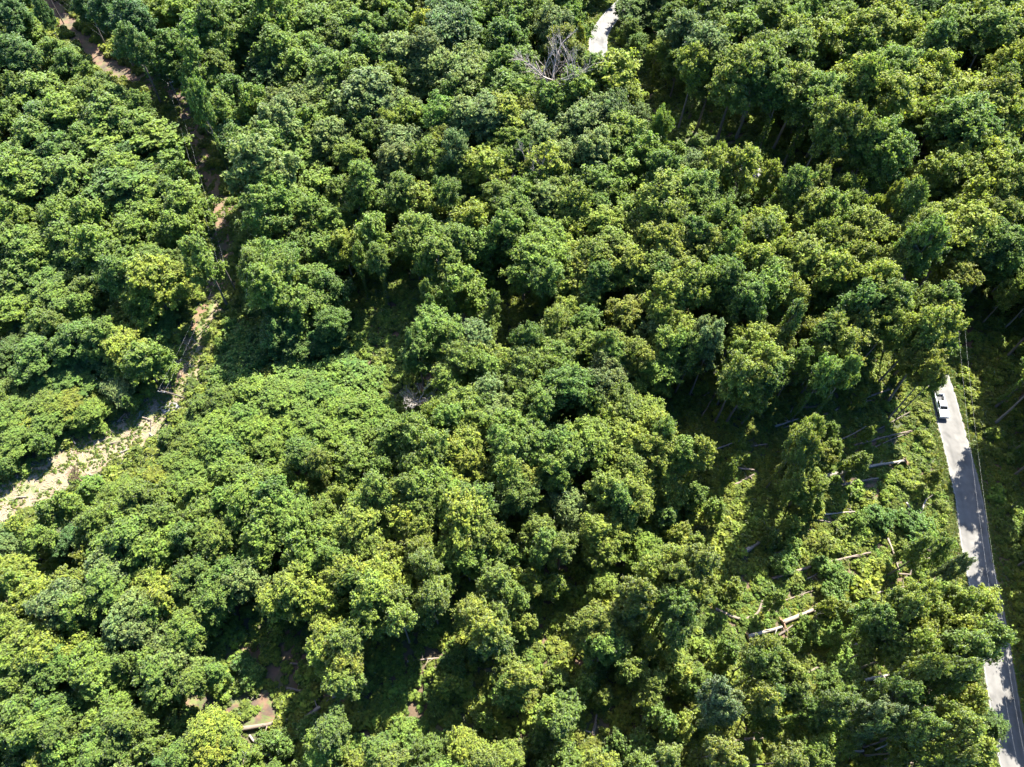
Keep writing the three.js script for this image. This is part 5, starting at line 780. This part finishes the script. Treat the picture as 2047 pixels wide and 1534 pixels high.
// ---------------------------------------------------------------- pickup truck
{
  const white = new THREE.MeshPhysicalMaterial({ name: 'white_car_paint', color: new THREE.Color(0.5, 0.51, 0.525), roughness: 0.35, clearcoat: 0.8, clearcoatRoughness: 0.08 });
  const glass = new THREE.MeshPhysicalMaterial({ name: 'tinted_glass', color: new THREE.Color(0.012, 0.015, 0.017), roughness: 0.06, clearcoat: 1 });
  const black = new THREE.MeshStandardMaterial({ name: 'black_plastic', color: new THREE.Color(0.007, 0.007, 0.008), roughness: 0.7 });
  const rubber = new THREE.MeshStandardMaterial({ name: 'tyre_rubber', color: new THREE.Color(0.025, 0.025, 0.025), roughness: 0.9 });
  const chrome = new THREE.MeshStandardMaterial({ name: 'bright_metal', color: new THREE.Color(0.6, 0.6, 0.62), roughness: 0.28, metalness: 1 });
  const lamp = new THREE.MeshPhysicalMaterial({ name: 'lamp_lens', color: new THREE.Color(0.7, 0.72, 0.74), roughness: 0.12, clearcoat: 1 });
  const red = new THREE.MeshPhysicalMaterial({ name: 'tail_lens', color: new THREE.Color(0.35, 0.01, 0.012), roughness: 0.2, clearcoat: 1 });
  const t = thing('pickup_truck', 'white crew-cab pickup truck driving along the asphalt road', 'pickup truck');
  const x = 92.75, z = -77.8; t.position.set(x, H(x, z) + 0.1, z); t.rotation.y = Math.atan2(-0.6, 9.9);
  const box = (name, w, h, d, px, py, pz, mat, rad = 0.04, parent = t) => { const m = part(name, new RoundedBoxGeometry(w, h, d, 2, rad), mat, parent); m.position.set(px, py, pz); return m; };
  // side profile with wheel arches, in z (forward) and y
  const profile = (z0, z1, y0, top, arches) => { const s = new THREE.Shape(); s.moveTo(z0, y0); for (const a of arches) { s.lineTo(a - 0.47, y0); s.absarc(a, y0, 0.47, Math.PI, 0, true); } s.lineTo(z1, y0); for (const [u, v] of top) s.lineTo(u, v); s.closePath(); return s; };
  const slab = (shape, width, x0, bevel = 0.03) => { const g = new THREE.ExtrudeGeometry(shape, { depth: width - 2 * bevel, bevelEnabled: true, bevelSize: bevel, bevelThickness: bevel, bevelSegments: 2, curveSegments: 12 }); g.rotateY(-Math.PI / 2); g.translate(x0 + width - bevel, 0, 0); return g; };
  const front = slab(profile(-0.98, 2.82, 0.48, [[2.86, 0.75], [2.8, 1.06], [1.15, 1.2], [-0.98, 1.18]], [1.86]), 1.96, -0.98);
  const sideL = slab(profile(-2.86, -1.0, 0.5, [[-1.0, 1.2], [-2.86, 1.18]], [-1.82]), 0.12, -0.98), sideR = slab(profile(-2.86, -1.0, 0.5, [[-1.0, 1.2], [-2.86, 1.18]], [-1.82]), 0.12, 0.86);
  part('body', mergeGeometries([front, sideL, sideR].map((g) => { g.deleteAttribute('uv'); return g.index ? g.toNonIndexed() : g; })), white, t);
  box('bed_liner', 1.7, 0.06, 1.8, 0, 0.62, -1.93, black, 0.02); box('chassis', 1.3, 0.2, 5.1, 0, 0.45, -0.1, black, 0.03);
  for (const s of [-1, 1]) box('wheel_well', 0.22, 0.3, 0.9, s * 0.75, 0.78, -1.85, black, 0.05);
  const gate = box('tailgate', 1.7, 0.62, 0.08, 0, 0.88, -2.86, white, 0.03); box('handle', 0.24, 0.06, 0.03, 0, 0.2, -0.05, black, 0.01, gate);
  // cab: a frustum with a crowned roof
  const ring = (y, hw, zf, zb) => [[-hw, y, zb], [hw, y, zb], [hw, y, zf], [-hw, y, zf]];
  const rings = [ring(1.17, 0.93, 1.2, -0.95), ring(1.7, 0.77, 0.52, -0.8), ring(1.8, 0.7, 0.36, -0.7), ring(1.83, 0.5, 0.2, -0.55)], pos = [], idx = [];
  rings.forEach((q) => q.forEach((p) => pos.push(...p)));
  for (let i = 0; i + 1 < rings.length; i++) for (let k = 0; k < 4; k++) { const l = (k + 1) % 4, a = i * 4; idx.push(a + k, a + 4 + k, a + l, a + l, a + 4 + k, a + 4 + l); }
  const e = (rings.length - 1) * 4; idx.push(e, e + 2, e + 1, e, e + 3, e + 2);
  const cab = new THREE.BufferGeometry(); cab.setAttribute('position', new THREE.Float32BufferAttribute(pos, 3)); cab.setIndex(idx); const cabFlat = cab.toNonIndexed(); cabFlat.computeVertexNormals(); part('cab_roof', cabFlat, white, t);
  const pane = (name, c, out) => { const n = V(...c[1]).sub(V(...c[0])).cross(V(...c[2]).sub(V(...c[0]))).normalize(); if (n.dot(V(...out)) < 0) n.negate(); const g = new THREE.BufferGeometry(), q = c.map((p) => V(...p).addScaledVector(n, 0.006)), w = c.map((p) => V(...p).addScaledVector(n, -0.02)), a = [...q, ...w].flatMap((p) => p.toArray()); g.setAttribute('position', new THREE.Float32BufferAttribute(a, 3)); g.setIndex([0, 1, 2, 0, 2, 3, 4, 6, 5, 4, 7, 6, 0, 4, 5, 0, 5, 1, 1, 5, 6, 1, 6, 2, 2, 6, 7, 2, 7, 3, 3, 7, 4, 3, 4, 0]); const f = g.toNonIndexed(); f.computeVertexNormals(); return part(name, f, glass, t); };
  const on = (y) => { const k = (y - 1.17) / 0.53; return { w: 0.93 - 0.16 * k, f: 1.2 - 0.68 * k, b: -0.95 + 0.15 * k }; };
  const lo = on(1.2), hi = on(1.67);
  pane('windshield', [[-lo.w + 0.1, 1.2, lo.f], [lo.w - 0.1, 1.2, lo.f], [hi.w - 0.08, 1.67, hi.f], [-hi.w + 0.08, 1.67, hi.f]], [0, 0.5, 1]);
  pane('rear_window', [[-lo.w + 0.14, 1.24, on(1.24).b], [lo.w - 0.14, 1.24, on(1.24).b], [hi.w - 0.12, 1.64, on(1.64).b], [-hi.w + 0.12, 1.64, on(1.64).b]], [0, 0, -1]);
  for (const s of [-1, 1]) for (const [a, b, c, d] of [[0.98, 0.14, 0.12, 0.47], [0.02, -0.78, -0.7, 0.0]]) pane('side_window', [[s * on(1.22).w, 1.22, a], [s * on(1.22).w, 1.22, b], [s * on(1.66).w, 1.66, c], [s * on(1.66).w, 1.66, d]], [s, 0.3, 0]);
  for (const s of [-1, 1]) {
    for (const zz of [0.52, -0.38]) { const d = box('door', 0.03, 0.6, 0.86, s * 0.985, 0.84, zz, white, 0.012); box('handle', 0.03, 0.04, 0.16, s * 0.02, 0.17, -0.28, chrome, 0.01, d); }
    const mir = box('mirror', 0.24, 0.2, 0.12, s * 1.14, 1.28, 0.98, white, 0.04); box('mirror_glass', 0.18, 0.14, 0.01, 0, 0, -0.062, chrome, 0.004, mir);
    box('headlight', 0.34, 0.2, 0.08, s * 0.74, 0.92, 2.83, lamp, 0.03); box('tail_light', 0.12, 0.36, 0.06, s * 0.91, 0.95, -2.88, red, 0.02);
    for (const zz of [1.86, -1.82]) {
      const w = new THREE.Group(); w.name = 'wheel'; w.position.set(s * 0.84, 0.39, zz); t.add(w);
      const ty = new THREE.LatheGeometry([[0.22, -0.13], [0.36, -0.13], [0.39, -0.1], [0.39, 0.1], [0.36, 0.13], [0.22, 0.13]].map(([a, b]) => new THREE.Vector2(a, b)), 24); ty.rotateZ(Math.PI / 2); part('tyre', ty, rubber, w);
      const rm = new THREE.CylinderGeometry(0.225, 0.225, 0.2, 16); rm.rotateZ(Math.PI / 2); part('rim', rm, chrome, w);
    }
  }
  const gr = box('grille', 1.1, 0.3, 0.06, 0, 0.9, 2.85, black, 0.02); for (const yy of [-0.08, 0.03]) box('bar', 1.06, 0.04, 0.03, 0, yy, 0.03, chrome, 0.01, gr);
  box('front_bumper', 1.94, 0.24, 0.16, 0, 0.6, 2.89, chrome, 0.05); box('rear_bumper', 1.9, 0.2, 0.16, 0, 0.6, -2.96, chrome, 0.05);
  box('hood', 1.62, 0.05, 1.5, 0, 1.125, 1.98, white, 0.02).rotation.x = 0.085;
}
renderer.render(scene, camera);
